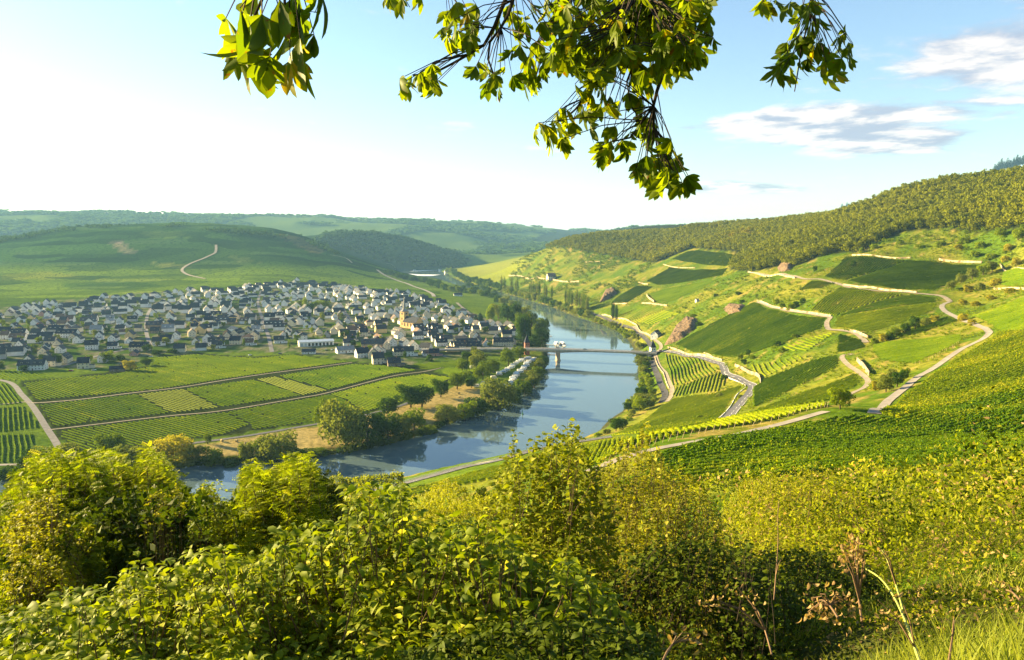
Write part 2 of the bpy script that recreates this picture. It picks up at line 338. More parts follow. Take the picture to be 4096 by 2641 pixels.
# natural relief: gullies and lumps that grow with distance and height
amp = np.clip((GZ - 25) / 100, 0, 1)
GZ += amp * (fbm(GX / 60, GY / 60, 4) - .5) * np.clip(rr / 90, 0.3, 9)
GZ += np.clip((rr - 2000) / 3000, 0, 1) * (fbm(GX / 420 + 5, GY / 420, 4) - .5) * 60
inside = inpoly(GX, GY, RIV); dr = dist_poly(GX, GY, RIV); sd = np.where(inside, -dr, dr)
GZ = np.maximum(GZ, 1.2)
far = np.clip(rr / 1000, .6, 3)
GZ = np.where(inside, -3.0 * sstep(dr / 8), np.minimum(GZ, 0.3 + dr * .55 + np.maximum(dr - 12, 0) * 2.0))
GZ = np.where(inside, GZ, np.maximum(GZ, np.minimum(dr * .35, 1.2)))
def Hf(x, y):
    x = np.asarray(x, float); y = np.asarray(y, float); a, b = tocoord(x, y)
    ia = np.clip(np.searchsorted(GA, a) - 1, 0, len(GA) - 2); fa = (a - GA[ia]) / (GA[ia + 1] - GA[ia])
    fb = (b - GB[0]) / 0.0135; ib = np.clip(np.floor(fb).astype(int), 0, len(GB) - 2); fb = np.clip(fb - ib, 0, 1)
    return (GZ[ia, ib] * (1 - fa) + GZ[ia + 1, ib] * fa) * (1 - fb) + (GZ[ia, ib + 1] * (1 - fa) + GZ[ia + 1, ib + 1] * fa) * fb
_T = np.exp(np.arange(math.log(3), math.log(16000), 0.004))
def ground(u, v, near=3.0):
    """where the line of sight through (u, v) meets the ground"""
    a, fy, fz = ray(u, v); T = _T[_T >= near]
    X = a * T / fy; Y = T; Zr = EYE + fz * T / fy
    h = Hf(X, Y); k = np.nonzero(Zr < h)[0]
    if len(k) == 0: return np.array([X[-1], Y[-1], Zr[-1]])
    i = max(int(k[0]), 1); d0 = Zr[i - 1] - h[i - 1]; d1 = h[i] - Zr[i]; f = d0 / max(d0 + d1, 1e-9); y = T[i - 1] * (1 - f) + T[i] * f
    x = a * y / fy; return np.array([x, y, float(Hf(x, y))])
def G(pts, near=3.0): return np.array([ground(u, v, near) for u, v in pts])
# ================================================================ LEAF GEOMETRY
def unit(a): return a / np.maximum(np.linalg.norm(a, axis=-1, keepdims=True), 1e-9)
def rdir(n): return unit(RNG.normal(size=(n, 3)))
def cards(P, L, aspect=.62, nrm=None, spread=.8, droop=0.0, fold=.12):
    """one folded leaf-shaped face per point; nrm is the preferred facing"""
    n = len(P); L = np.broadcast_to(np.asarray(L, float), (n,))[:, None]
    N = rdir(n) if nrm is None else unit(nrm + RNG.normal(size=(n, 3)) * spread)
    d = unit(np.cross(N, rdir(n))); d = unit(d + np.array([0, 0, -droop])); s = unit(np.cross(N, d)); k = np.cross(d, s)
    W = L * aspect * .5
    V = np.stack([P - d * L * .5, P - d * L * .05 + s * W + k * L * fold, P + d * L * .5, P - d * L * .05 - s * W + k * L * fold], 1).reshape(-1, 3)
    return V, np.arange(4 * n).reshape(n, 4)
def blades(P, d, nrm, L, W, segs=3, curl=.5, fold=.25, teeth=0.0, peak=.45):
    """detailed leaves: midrib and two margins, curved down and folded"""
    n = len(P); L = np.broadcast_to(np.asarray(L, float), (n,)); W = np.broadcast_to(np.asarray(W, float), (n,)); curl = np.broadcast_to(np.asarray(curl, float), (n,))
    d = unit(d); s = unit(np.cross(d, nrm)); k = np.cross(s, d)
    rows = []
    for i in range(segs + 1):
        t = i / segs; a = curl * t
        prof = max(0.03, math.sin(math.pi * t ** (math.log(.5) / math.log(peak))) ** .8) if 0 < t < 1 else 0.02
        ct = P + (d * (np.sin(a) / np.maximum(curl, 1e-3) * L)[:, None]) - k * ((1 - np.cos(a)) / np.maximum(curl, 1e-3) * L)[:, None]
        jl = 1 + teeth * RNG.uniform(-1, 1, n); jr = 1 + teeth * RNG.uniform(-1, 1, n)
        wl = (W * .5 * prof * jl)[:, None]; wr = (W * .5 * prof * jr)[:, None]
        rows += [ct + s * wl + k * wl * fold, ct, ct - s * wr + k * wr * fold]
    V = np.stack(rows, 1).reshape(-1, 3); m = 3 * (segs + 1)
    f = []
    for i in range(segs):
        a = 3 * i; f += [(a, a + 1, a + 4, a + 3), (a + 1, a + 2, a + 5, a + 4)]
    F = (np.array(f)[None] + (np.arange(n) * m)[:, None, None]).reshape(-1, 4)
    return V, F
def cat(parts):
    V = []; F = []; T = []; o = 0
    for p in parts:
        V.append(p[0]); F.append(p[1] + o); o += len(p[0]); T.append(p[2] if len(p) > 2 else RNG.random(len(p[1])))
    return np.concatenate(V), np.concatenate(F), np.concatenate(T)

# ================================================================ THE LAND
M_STRAW = [(186, 462), (192, 446), (225, 440), (300, 428), (330, 424), (370, 414), (410, 404), (440, 392), (462, 384), (478, 388), (500, 386), (498, 396), (470, 412), (435, 428), (400, 438), (345, 450), (300, 456), (240, 460)]
M_VILL = [(-60, 372), (60, 368), (125, 368), (160, 354), (253, 352), (309, 354), (335, 358), (400, 366), (446, 360), (520, 352), (540, 345), (520, 325), (480, 315), (446, 305), (407, 295), (377, 290), (329, 286), (298, 281), (256, 285), (225, 291), (184, 290), (97, 296), (36, 303), (-60, 312)]
M_FOREST = [(1060, 100), (1060, 226), (976, 233), (943, 229), (904, 232), (881, 240), (859, 253), (826, 254), (794, 267), (774, 267), (750, 273), (728, 269), (746, 253), (692, 248), (671, 256), (655, 263), (620, 258), (590, 252), (556, 246), (530, 252), (520, 246), (560, 225), (600, 190), (700, 180), (850, 120)]
pu, pv, pd = project(np.stack([GX, GY, GZ], -1)); front = (pd > 1) & (pu > -300) & (pu < 1350)
nz = fbm(GX / 35, GY / 35, 4); nz2 = fbm(GX / 9 + 40, GY / 9, 3); nzb = fbm(GX / 300 + 9, GY / 300, 3)
def lerp(a, b, t): return a + (b - a) * t[..., None]
c3 = lambda *q: np.array(q, float)
col = lerp(c3(.065, .115, .010), c3(.155, .165, .022), sstep((nz - .35) / .35))
col = lerp(col, c3(.29, .205, .075), sstep((nz2 - .64) / .12) * np.where(pd < 3000, .6, 0) * np.where(pd > 60, 1, .4))
col = lerp(col, c3(.03, .035, .014), np.where(pd < 14, .8, 0) * sstep((nz2 - .3) / .2))
alpha = np.zeros(GX.shape)
left = (GX < -120) & (GY > 200) & (dr > 5) | ((GY > 1500) & (pu < 430)) | ((GY > 300) & (pu < 520) & (dr > 12))
plain = left & (GZ < 60)
col = np.where(plain[..., None], lerp(c3(.055, .105, .012), c3(.115, .165, .016), nz), col)
st = front & inpoly(pu, pv, M_STRAW); col = np.where(st[..., None], lerp(c3(.24, .19, .07), c3(.38, .30, .13), nz2), col)
vl = front & inpoly(pu, pv, M_VILL) & (GY < 2400); col = np.where(vl[..., None], lerp(c3(.045, .085, .014), c3(.15, .145, .10), sstep((nz2 - .4) / .3)), col)
hillL = front & (pu < 440) & (GY > 1350) & (GY < 3100) & ~vl; alpha = np.where(hillL, 1.0, 0.0)
col = np.where(hillL[..., None], lerp(c3(.018, .055, .014), c3(.042, .088, .014), nzb), col)  # the shade on the hill face is put into this darker colour
low = sstep((pv - 262) / 10); col = np.where(hillL[..., None], lerp(col, c3(.085, .14, .014), low), col)  # sunlight on the flatter lower fields painted as a brighter green
for q_, c_ in (([(107, 241), (118, 240), (137, 252), (124, 254)], (.13, .13, .09)), ([(276, 233), (300, 236), (326, 250), (317, 255), (290, 243)], (.085, .080, .04)), ([(225, 255), (246, 258), (262, 263), (236, 261)], (.09, .13, .03)), ([(150, 262), (178, 264), (196, 268), (160, 268)], (.14, .17, .04)), ([(0, 274), (50, 272), (90, 277), (0, 281)], (.13, .17, .02)), ([(60, 283), (130, 281), (170, 286), (70, 290)], (.045, .09, .014)), ([(20, 250), (70, 246), (95, 252), (30, 256)], (.03, .075, .014)), ([(140, 232), (178, 231), (190, 237), (150, 239)], (.055, .10, .018))):
    k_ = front & hillL & inpoly(pu, pv, q_); col = np.where(k_[..., None], c3(*c_) * (.85 + .3 * nz2[..., None]), col)
midR = front & (pu > 455) & (pu < 525) & (GY > 2300) & (GY < 3700); col = np.where(midR[..., None], lerp(c3(.13, .17, .015), c3(.22, .23, .03), nzb), col)
farw = (GY > 3300) & ~midR; fw = sstep((fbm(GX / 500, GY / 500, 3) - .5) / .08)
col = np.where(farw[..., None], lerp(c3(.020, .048, .016), c3(.10, .15, .03), fw * .9), col)
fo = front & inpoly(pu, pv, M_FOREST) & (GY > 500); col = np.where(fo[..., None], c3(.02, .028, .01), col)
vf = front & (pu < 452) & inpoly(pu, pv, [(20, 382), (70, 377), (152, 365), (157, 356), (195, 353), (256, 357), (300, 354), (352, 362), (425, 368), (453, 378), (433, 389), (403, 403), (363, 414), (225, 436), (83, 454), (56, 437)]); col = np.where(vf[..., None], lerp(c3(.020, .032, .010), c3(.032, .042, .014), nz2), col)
shore = (dr < 5) & (pd < 3000); col = np.where(shore[..., None], c3(.05, .055, .025), col)
def ground_mat():
    m = bpy.data.materials.new('earth_and_grass'); m.use_nodes = True; t = NT(m.node_tree); b = t.n['Principled BSDF']
    at = t.add('Attribute', attribute_name='ground'); tc = t.add('TexCoord'); o = tc.outputs['Object']
    mp = t.add('Mapping'); mp.inputs['Scale'].default_value = (1 / 150, 1 / 62, 0); mp.inputs['Rotation'].default_value = (0, 0, R(8)); t.link(o, mp.inputs[0])
    nw = t.noise(.004, 2, o); ad = t.add('VectorMath', operation='ADD'); t.link(mp.outputs[0], ad.inputs[0])
    cbx = t.add('CombineXYZ'); t.link(t.math('MULTIPLY', nw, .9), cbx.inputs[0]); t.link(t.math('MULTIPLY', nw, 1.6), cbx.inputs[1]); t.link(cbx.outputs[0], ad.inputs[1])
    vo = t.add('TexVoronoi', voronoi_dimensions='2D', distance='CHEBYCHEV'); vo.inputs['Randomness'].default_value = .8; vo.inputs['Scale'].default_value = 1; t.link(ad.outputs[0], vo.inputs['Vector'])
    ve = t.add('TexVoronoi', voronoi_dimensions='2D', feature='DISTANCE_TO_EDGE'); ve.inputs['Randomness'].default_value = .8; t.link(ad.outputs[0], ve.inputs['Vector'])
    sx = t.add('SeparateColor'); t.link(vo.outputs['Color'], sx.inputs[0])
    pc = t.mix(sx.outputs[0], (.42, .50, .5, 1), (1.65, 1.5, 1.1, 1))
    pale = t.math('GREATER_THAN', sx.outputs[1], .90); pc = t.mix(t.math('MULTIPLY', pale, .8), pc, (1.9, 1.5, 2.0, 1))
    ed = t.math('LESS_THAN', ve.outputs['Distance'], .07); pc = t.mix(t.math('MULTIPLY', ed, .75), pc, (.25, .35, .4, 1))
    full = t.mix(1.0, at.outputs['Color'], pc, 'MULTIPLY'); c = t.mix(at.outputs['Alpha'], at.outputs['Color'], full)
    n1 = t.noise(.25, 6, o, .65); n2 = t.noise(2.2, 5, o, .6)
    c = t.mix(1.0, c, t.mix(t.ramp(n1, .3, .7), (.62, .66, .6, 1), (1.35, 1.3, 1.2, 1)), 'MULTIPLY')
    c = t.mix(.6, c, t.mix(n2, (.4, .4, .4, 1), (1.6, 1.6, 1.6, 1)), 'MULTIPLY')
    t.link(c, b.inputs['Base Color']); b.inputs['Roughness'].default_value = .95; b.inputs['Specular IOR Level'].default_value = 0
    bp = t.add('Bump'); bp.inputs['Strength'].default_value = .6; bp.inputs['Distance'].default_value = .8; t.link(t.noise(.5, 6, o, .7), bp.inputs['Height']); t.link(bp.outputs[0], b.inputs['Normal'])
    return m
na, nb = GX.shape; idx = np.arange(na * nb).reshape(na, nb)
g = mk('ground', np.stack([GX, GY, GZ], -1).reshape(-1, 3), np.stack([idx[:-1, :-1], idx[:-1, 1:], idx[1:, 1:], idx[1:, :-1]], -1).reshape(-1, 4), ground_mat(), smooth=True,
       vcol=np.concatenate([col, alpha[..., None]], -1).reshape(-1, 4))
tag(g, kind='structure')
def water_mat():
    m = bpy.data.materials.new('river_water'); m.use_nodes = True; t = NT(m.node_tree); b = t.n['Principled BSDF']
    b.inputs['Base Color'].default_value = (.085, .13, .145, 1); b.inputs['Roughness'].default_value = .04; b.inputs['IOR'].default_value = 1.33; b.inputs['Specular IOR Level'].default_value = .9
    tc = t.add('TexCoord'); o = tc.outputs['Object']; n1 = t.noise(.9, 3, o, .5); n2 = t.noise(.035, 4, o, .6)
    calm = t.ramp(t.noise(.006, 3, o, .6, .6), .40, .62)
    bp = t.add('Bump'); bp.inputs['Distance'].default_value = .05; t.link(t.math('MULTIPLY_ADD', calm, .08, .02), bp.inputs['Strength'])
    t.link(t.math('ADD', n1, t.math('MULTIPLY', n2, .3)), bp.inputs['Height']); t.link(bp.outputs[0], b.inputs['Normal'])
    return m
wt = mk('river_water', [(-1500, 150, 0), (900, 150, 0), (900, 4200, 0), (-1500, 4200, 0)], [[0, 1, 2, 3]], water_mat()); tag(wt, kind='structure')

# ================================================================ ROADS, TRACKS, WALLS
def smooth_line(P, step):
    P = np.asarray(P, float); out = []
    for i in range(len(P) - 1):
        p0 = P[max(i - 1, 0)]; p1 = P[i]; p2 = P[i + 1]; p3 = P[min(i + 2, len(P) - 1)]
        k = max(1, int(np.linalg.norm(p2 - p1) / step))
        for j in range(k):
            t = j / k; out.append(.5 * (2 * p1 + (p2 - p0) * t + (2 * p0 - 5 * p1 + 4 * p2 - p3) * t * t + (3 * p1 - p0 - 3 * p2 + p3) * t ** 3))
    out.append(P[-1]); return np.array(out)
def strip(name, line, w0, w1, mat, dz, uvdash=None, n_across=3):
    """a sheet following the ground between the lateral offsets w0 and w1 of a world line"""
    L = line; T = np.gradient(L[:, :2], axis=0); T = unit(T); N = np.stack([-T[:, 1], T[:, 0]], 1)
    offs = np.linspace(w0, w1, n_across); V = []
    for o in offs:
        q = L[:, :2] + N * o; V.append(np.column_stack([q, Hf(q[:, 0], q[:, 1]) + dz]))
    V = np.stack(V, 1); zc = V[:, :, 2].mean(1, keepdims=True); V[:, :, 2] = np.maximum(V[:, :, 2], zc - .25 + 0 * V[:, :, 2]); m = len(L)
    i = np.arange(m * n_across).reshape(m, n_across); F = np.stack([i[:-1, :-1], i[:-1, 1:], i[1:, 1:], i[1:, :-1]], -1).reshape(-1, 4)
    if uvdash: F = F[[(k // (n_across - 1)) % uvdash[1] < uvdash[0] for k in range(len(F))]]
    return mk(name, V.reshape(-1, 3), F, mat)
asphalt = pmat('asphalt', (.105, .105, .12), .9, .12, .3); asphalt_dark = pmat('asphalt_dark', (.05, .05, .055), .85, .12, .3); gravel = pmat('gravel_track', (.24, .205, .16), .95, .14, .5)
concrete = pmat('concrete_track', (.25, .225, .20), .9, .1, .3); wallstone = pmat('dry_stone_wall', (.42, .32, .20), .95, .33, .22, bump=.9, bscale=2.2); pavem = pmat('pavement', (.46, .40, .36), .9, .08, .4)
white = pmat('white_paint', (.78, .78, .76), .6, .04, 1); conc = pmat('pale_concrete', (.60, .54, .46), .85, .12, .2); galv = pmat('galvanised_steel', (.45, .5, .52), .4, .06, 1, metal=.6)
def road(name, px, w, mat, dz=.22, near=3.0, step=3.0):
    L = smooth_line(G(px, near), step); o = strip(name, L, -w / 2, w / 2, mat, dz); tag(o, kind='structure'); return L
R1 = [(655, 351.5), (668, 352), (682, 355), (704, 359), (720, 364), (724, 369), (727, 375), (741, 380.5), (752, 386), (750, 393), (742, 402), (733, 412), (725, 419)]
L1 = road('vineyard_road', R1, 6.2, asphalt, .3)
o = strip('road_marking', L1[8:], -.09, .09, white, .32, (2, 4), 2); tag(o, kind='structure')
o = strip('road_marking', L1, 2.6, 2.75, white, .32, None, 2); tag(o, kind='structure')
R2 = [(612, 437.5), (592, 440.5), (560, 446), (527, 453), (500, 460.5), (470, 466.5), (440, 474.5), (410, 482.5), (380, 490), (350, 498)]
L2 = road('lower_road', R2, 6.0, asphalt, .3)
o = strip('footway', L2, -4.8, -3.1, pavem, .42); tag(o, kind='structure')
o = strip('road_marking', L2, -2.8, -2.66, white, .32, None, 2); tag(o, kind='structure')
o = strip('road_marking', L2, -.07, .07, white, .32, (2, 5), 2); tag(o, kind='structure')
road('upper_track', [(590, 472), (612, 463), (650, 451), (690, 443), (730, 436), (768, 427.5), (800, 419), (826, 411.5)], 3.4, concrete, .14)
road('hairpin_track', [(838, 402), (851, 394), (864, 388), (868, 381), (860, 373.5), (849, 366), (842, 358), (845, 354.5), (852, 355)], 3.0, gravel, .2)
R3 = [(874, 414), (884, 406), (898, 393.5), (924, 374), (950, 357), (969, 346), (985, 338), (989, 333), (981, 327.5), (965, 321.5), (950, 314.5), (942, 308), (944, 304), (950, 302)]
road('slope_road', R3, 3.6, concrete, .22)
road('terrace_track', [(950, 302), (945, 298), (937, 295.5), (911, 293), (885, 291.5), (859, 289), (841, 285), (820, 279.5), (801, 278.5), (772, 275.5), (748, 272.5)], 4.0, gravel, .4)
road('terrace_track', [(866, 343), (856, 334), (838, 330.5), (828, 329), (827, 322), (830, 318), (822, 316.5), (801, 313), (783, 310), (757, 302.5)], 4.0, gravel, .4)
road('river_road', [(588, 311), (601, 317), (630, 328), (643, 337), (650, 345), (652, 352), (651, 358), (653, 365), (659, 380), (665, 394), (661, 403)], 5.5, asphalt_dark, .35)
road('riverside_lane', [(633, 326.5), (653, 338.5), (661, 347), (656, 353), (656, 358), (664, 372), (672, 390), (667, 402)], 4.0, gravel, .35)
road('farm_road', [(-30, 377), (8, 382), (22, 395), (33, 407), (44, 424), (55, 441), (62, 455)], 4.5, asphalt, .2)
road('field_track', [(-40, 408), (0, 404.5), (26, 402), (36, 403), (80, 399.5), (130, 393.3), (180, 387.5), (223, 380.5), (262, 374.5), (300, 369.5), (352, 362.5)], 2.4, gravel, .2)
road('field_track', [(48, 430), (100, 424), (169, 416), (225, 410.5), (303, 397.5), (329, 392.5), (391, 376.5), (425, 371.5), (445, 367)], 2.0, gravel, .2)
road('riverside_path', [(60, 458), (90, 455.5), (150, 449), (195, 443), (240, 437), (300, 427), (345, 419.5), (370, 414), (400, 406), (432, 392)], 3.6, asphalt, .22)
VST = [[(60, 367), (110, 353), (170, 341), (250, 333), (330, 329), (400, 331), (470, 338)], [(272, 352), (268, 335), (262, 318), (258, 302), (262, 290)], [(446, 357), (420, 346), (380, 336), (352, 321), (340, 303)], [(-20, 346), (60, 336), (140, 323), (225, 313), (310, 306), (400, 309)], [(150, 345), (146, 328), (150, 310), (165, 299)]]
VLN = [road('village_street', q, 5.0, asphalt, .25, step=6.0) for q in VST]
road('riverside_path', [(-40, 466.5), (0, 465), (25, 464.5), (60, 462)], 3.0, concrete, .2)
road('far_road', [(377, 270), (384, 275), (398, 281), (412, 286), (425, 290.5), (432, 294), (434, 297)], 9, concrete, 1.2, step=12)
road('hill_road', [(216, 245), (215, 253), (205, 258), (190, 264), (182, 270), (188, 275), (205, 279)], 8, gravel, 1.2, step=12)
for k, px in enumerate([[(385, 263), (393, 266), (398, 269)], [(330, 255), (345, 258), (352, 263)], [(340, 284), (352, 286), (375, 291)], [(457, 303), (465, 310), (472, 316)]]): road('hill_track', px, 6, gravel, 1.0, step=12)
def wall(px, h, label, mat=wallstone, th=.6, name='retaining_wall', near=3.0, step=4):
    L = smooth_line(G(px, near), step); T = unit(np.gradient(L[:, :2], axis=0)); N = np.stack([-T[:, 1], T[:, 0]], 1); z = np.maximum(Hf(L[:, 0], L[:, 1]), .5)
    hh = .62 * h * (1 - .12 * np.array([vnoise(i * .7, 3.3) for i in range(len(L))])); V = []
    for s_, zz in ((-1, -1.5), (-1, 0), (1, 0), (1, -1.5)):
        q = L[:, :2] + N * s_ * th / 2; V.append(np.column_stack([q, z + (hh if zz == 0 else -1.2)]))
    V = np.stack(V, 1).reshape(-1, 3); i = np.arange(len(L) - 1)[:, None] * 4
    F = np.concatenate([i + np.array([0, 4, 5, 1]), i + np.array([1, 5, 6, 2]), i + np.array([2, 6, 7, 3])]); m = 4 * (len(L) - 1)
    F = np.concatenate([F, [[0, 1, 2, 3], [m + 3, m + 2, m + 1, m]]])
    return tag(mk(name, V, F, mat), label, 'wall')
W_ = [([(667.5, 348), (678, 351), (704, 356), (722, 361)], 3.5, 'tan stone wall above the road just right of the bridge end'),
      ([(735, 366.6), (748, 373), (758.5, 377), (760.5, 384)], 4.2, 'tall pale retaining wall on the inner side of the road bend'),
      ([(757, 301.5), (783, 309), (822, 315.4), (831, 316.6)], 3.2, 'long tan wall along the top edge of the big dark vineyard'),
      ([(748, 272), (772.5, 276), (795, 278.6)], 3.2, 'tan wall at the foot of the wood left of the pale ramp'),
      ([(509, 276), (522, 277), (536, 278), (544, 279.4), (579, 282)], 6, 'long white terrace wall on the far spur above the poplars'),
      ([(612, 303.8), (627, 303.8)], 3.5, 'short pale wall under the left terrace vineyard'), ([(642, 303.8), (667, 306)], 4, 'pale wall under the middle terrace below the sharp bend'),
      ([(646.5, 295.6), (649, 299), (654, 302.6)], 6, 'tall bright curved wall beside the steep bend of the terrace track'), ([(638.7, 282.9), (648, 284.8)], 4, 'small bright wall at the corner of the upper terrace'),
      ([(852, 255.6), (880, 257), (911, 258.2)], 3, 'long bright wall above the dark hatched vineyard at the wood edge'), ([(939, 260.2), (982, 263)], 4, 'bright wall above the large upper right vineyard'),
      ([(843, 285.2), (864, 287.5), (885, 290.6), (917, 293.2)], 3, 'sandy wall along the track under the upper right vineyard'), ([(857, 361), (862, 366), (869, 376)], 4.5, 'pale triangular wall inside the hairpin track'),
      ([(850, 332), (858, 333.5), (868, 338.5)], 3.5, 'curved pale wall above the track bend left of the dark bushes'), ([(994, 289), (1024, 289.5), (1050, 291)], 2.5, 'thin pale wall at the right edge above the dark green slope'),
      ([(584, 262.6), (600, 262)], 4, 'short bright wall high on the scrubby hillside'), ([(602, 315), (631, 322.5), (640, 331.5), (653, 337.5)], 3.5, 'long tan wall between the river road and the terraces'),
      ([(655, 358), (662, 372), (669, 389)], 2.4, 'low tan wall between the river road and the lane beside it'), ([(1000, 265), (1024, 270)], 3, 'short tan wall at the right edge below the yellow bushes'),
      ([(700, 351.5), (712, 356)], 1.0, 'low wall at the start of the vineyard road'), ([(663, 264.5), (675, 267.5), (695, 268)], 2.5, 'faint tan terrace wall between the two upper middle vineyards')]
for px, h, lb in W_: wall(px, h, lb)
wall([(723, 371.5), (729, 378), (742, 383.3), (745.5, 387.5), (737, 395), (731.5, 405), (719, 418.5)], 1.0, 'white parapet curving along the outer side of the road bend', pmat('white_render', (.66, .63, .58), .8, .08, .4), .5, 'parapet')
def rock(poly, h, label, seed, dark=0):
    pts = G(poly); lo = pts.min(0); hi = pts.max(0); nx, ny = 70, 70
    xs = np.linspace(lo[0], hi[0], nx); ys = np.linspace(lo[1], hi[1], ny); X, Y = np.meshgrid(xs, ys, indexing='ij')
    dd = dist_poly(X, Y, pts[:, :2]); ins = inpoly(X, Y, pts[:, :2]); k = sstep(dd / 8) * ins
    rg = abs(fbm(X / 7 + seed, Y / 9, 4) - .5) * 2; Z = Hf(X, Y) - .4 + k * (h * .5 + h * (1 - rg) * .8 + 2.0 * fbm(X / 2.0, Y / 2.0, 3))
    i = np.arange(nx * ny).reshape(nx, ny); F = np.stack([i[:-1, :-1], i[1:, :-1], i[1:, 1:], i[:-1, 1:]], -1).reshape(-1, 4); ic = (ins[:-1, :-1] & ins[1:, 1:]).ravel()
    o = mk('rock_outcrop', np.stack([X, Y, Z], -1).reshape(-1, 3), F[ic], pmat('brown_rock', (.15, .10, .06), .95, .36, .45, bump=1.0, bscale=1.2)); tag(o, label, 'rock')
rock([(663, 346), (672, 331), (686, 319), (698, 318), (696, 329), (684, 338), (672, 344)], 5, 'large furrowed brown rock face beside the bridge end', 1)
rock([(599, 303), (603, 293), (615, 289), (618, 293), (608, 300)], 6, 'dark brown rock face above the riverside poplars', 5)
rock([(776, 268), (784, 262), (795, 264), (792, 270), (782, 273)], 4, 'reddish rock at the foot of the wood', 9)
rock([(722, 309), (733, 303), (748, 305), (742, 312), (728, 316)], 3, 'low brown rock ledge in the middle of the grassy slope', 12)

# ================================================================ VINEYARDS
vine_a = leafmat('vine_leaves', (.060, .125, .006), (.19, .26, .010), .30, .7, yellow=(.27, .29, .015), nscale=.05)
vine_b = leafmat('vine_leaves_bright', (.105, .165, .006), (.29, .33, .010), .34, .7, yellow=(.35, .33, .015), nscale=.05)
vine_d = leafmat('vine_leaves_deep', (.050, .100, .006), (.14, .20, .010), .26, .7, nscale=.05)
vine_p = leafmat('vine_leaves_pale', (.13, .175, .03), (.22, .26, .05), .25, .7, nscale=.05)
def vineyard(poly, a, b, label, mat=None, sp=2.0, seg=1.6, h=1.9, w=.75, nc=2, cs=.55, near=3.0, hedge=True):
    mat = mat or vine_a; PW = G(poly, near); q = G([a, b], near); d = (q[1] - q[0])[:2]; d = d / np.linalg.norm(d); nn = np.array([-d[1], d[0]])
    s_ = PW[:, :2] @ d; t_ = PW[:, :2] @ nn; S = np.arange(s_.min(), s_.max(), seg); T = np.arange(t_.min(), t_.max(), sp)
    SS, TT = np.meshgrid(S, T, indexing='ij'); TT = TT + (fbm(SS / 30, TT / 50, 2) - .5) * 1.2; X = SS * d[0] + TT * nn[0]; Y = SS * d[1] + TT * nn[1]
    ok = inpoly(X, Y, PW[:, :2]); ok &= ~((vnoise(SS / 2.2 + 7, TT * 3) < .05))
    Z = Hf(X, Y); hh = .62 * h * (1 + RNG.normal(size=X.shape) * .07 + (fbm(X / 25, Y / 25, 2) - .5) * .3); ww = w * (1 + RNG.normal(size=X.shape) * .18)
    jj = RNG.normal(size=X.shape) * .10
    def pt(o, z): return np.stack([X + nn[0] * (o * ww + jj), Y + nn[1] * (o * ww + jj), Z + z], -1)
    V = np.stack([pt(-.42, .25), pt(-.5, hh * .8), pt(-.12, hh), pt(.16, hh * .97), pt(.5, hh * .76), pt(.42, .25)], 2)
    i = np.arange(X.size).reshape(X.shape) * 6; e = ok[:-1] & ok[1:]; a0 = i[:-1][e]; a1 = i[1:][e]
    F = np.concatenate([np.stack([a0 + k, a0 + k + 1, a1 + k + 1, a1 + k], 1) for k in range(5)]); V = V.reshape(-1, 3)
    used = np.unique(F); re = np.zeros(len(V), int); re[used] = np.arange(len(used)); V = V[used]; F = re[F]
    rowr = np.random.default_rng(5).random(TT.shape[1]); band = np.random.default_rng(6).random(TT.shape[1] // 9 + 1)[np.arange(TT.shape[1]) // 9]
    pt_t = .5 + (fbm(X / 18, Y / 18, 2) - .5) * .9 + ((rowr - .5) * .42 + (band - .5) * .4)[None, :]
    base_t = np.tile(pt_t[:-1][e], 5); T0 = np.clip(base_t + RNG.normal(size=len(F)) * .12, 0, 1) * .9
    parts = [(V, F, T0)] if hedge else []
    if nc:
        xs = np.repeat(X[ok], nc); ys = np.repeat(Y[ok], nc); zs = np.repeat(Z[ok], nc); hs = np.repeat(hh[ok], nc); n = len(xs)
        u1 = RNG.uniform(-.5, .5, n) * w * 1.25; v1 = RNG.uniform(.15, 1.12, n) ** .7; al = RNG.uniform(-.5, .5, n) * seg
        P = np.stack([xs + nn[0] * u1 + d[0] * al, ys + nn[1] * u1 + d[1] * al, zs + hs * v1], 1)
        Vc, Fc = cards(P, cs * RNG.uniform(.6, 1.3, n), .8, None); parts.append((Vc, Fc, np.clip(np.repeat(pt_t[ok], nc) + RNG.normal(size=n) * .30, 0, 1)))
    V, F, T = cat(parts)
    return tag(mk('vineyard', V, F, mat, tint=T), label, 'vineyard', None, 'stuff')
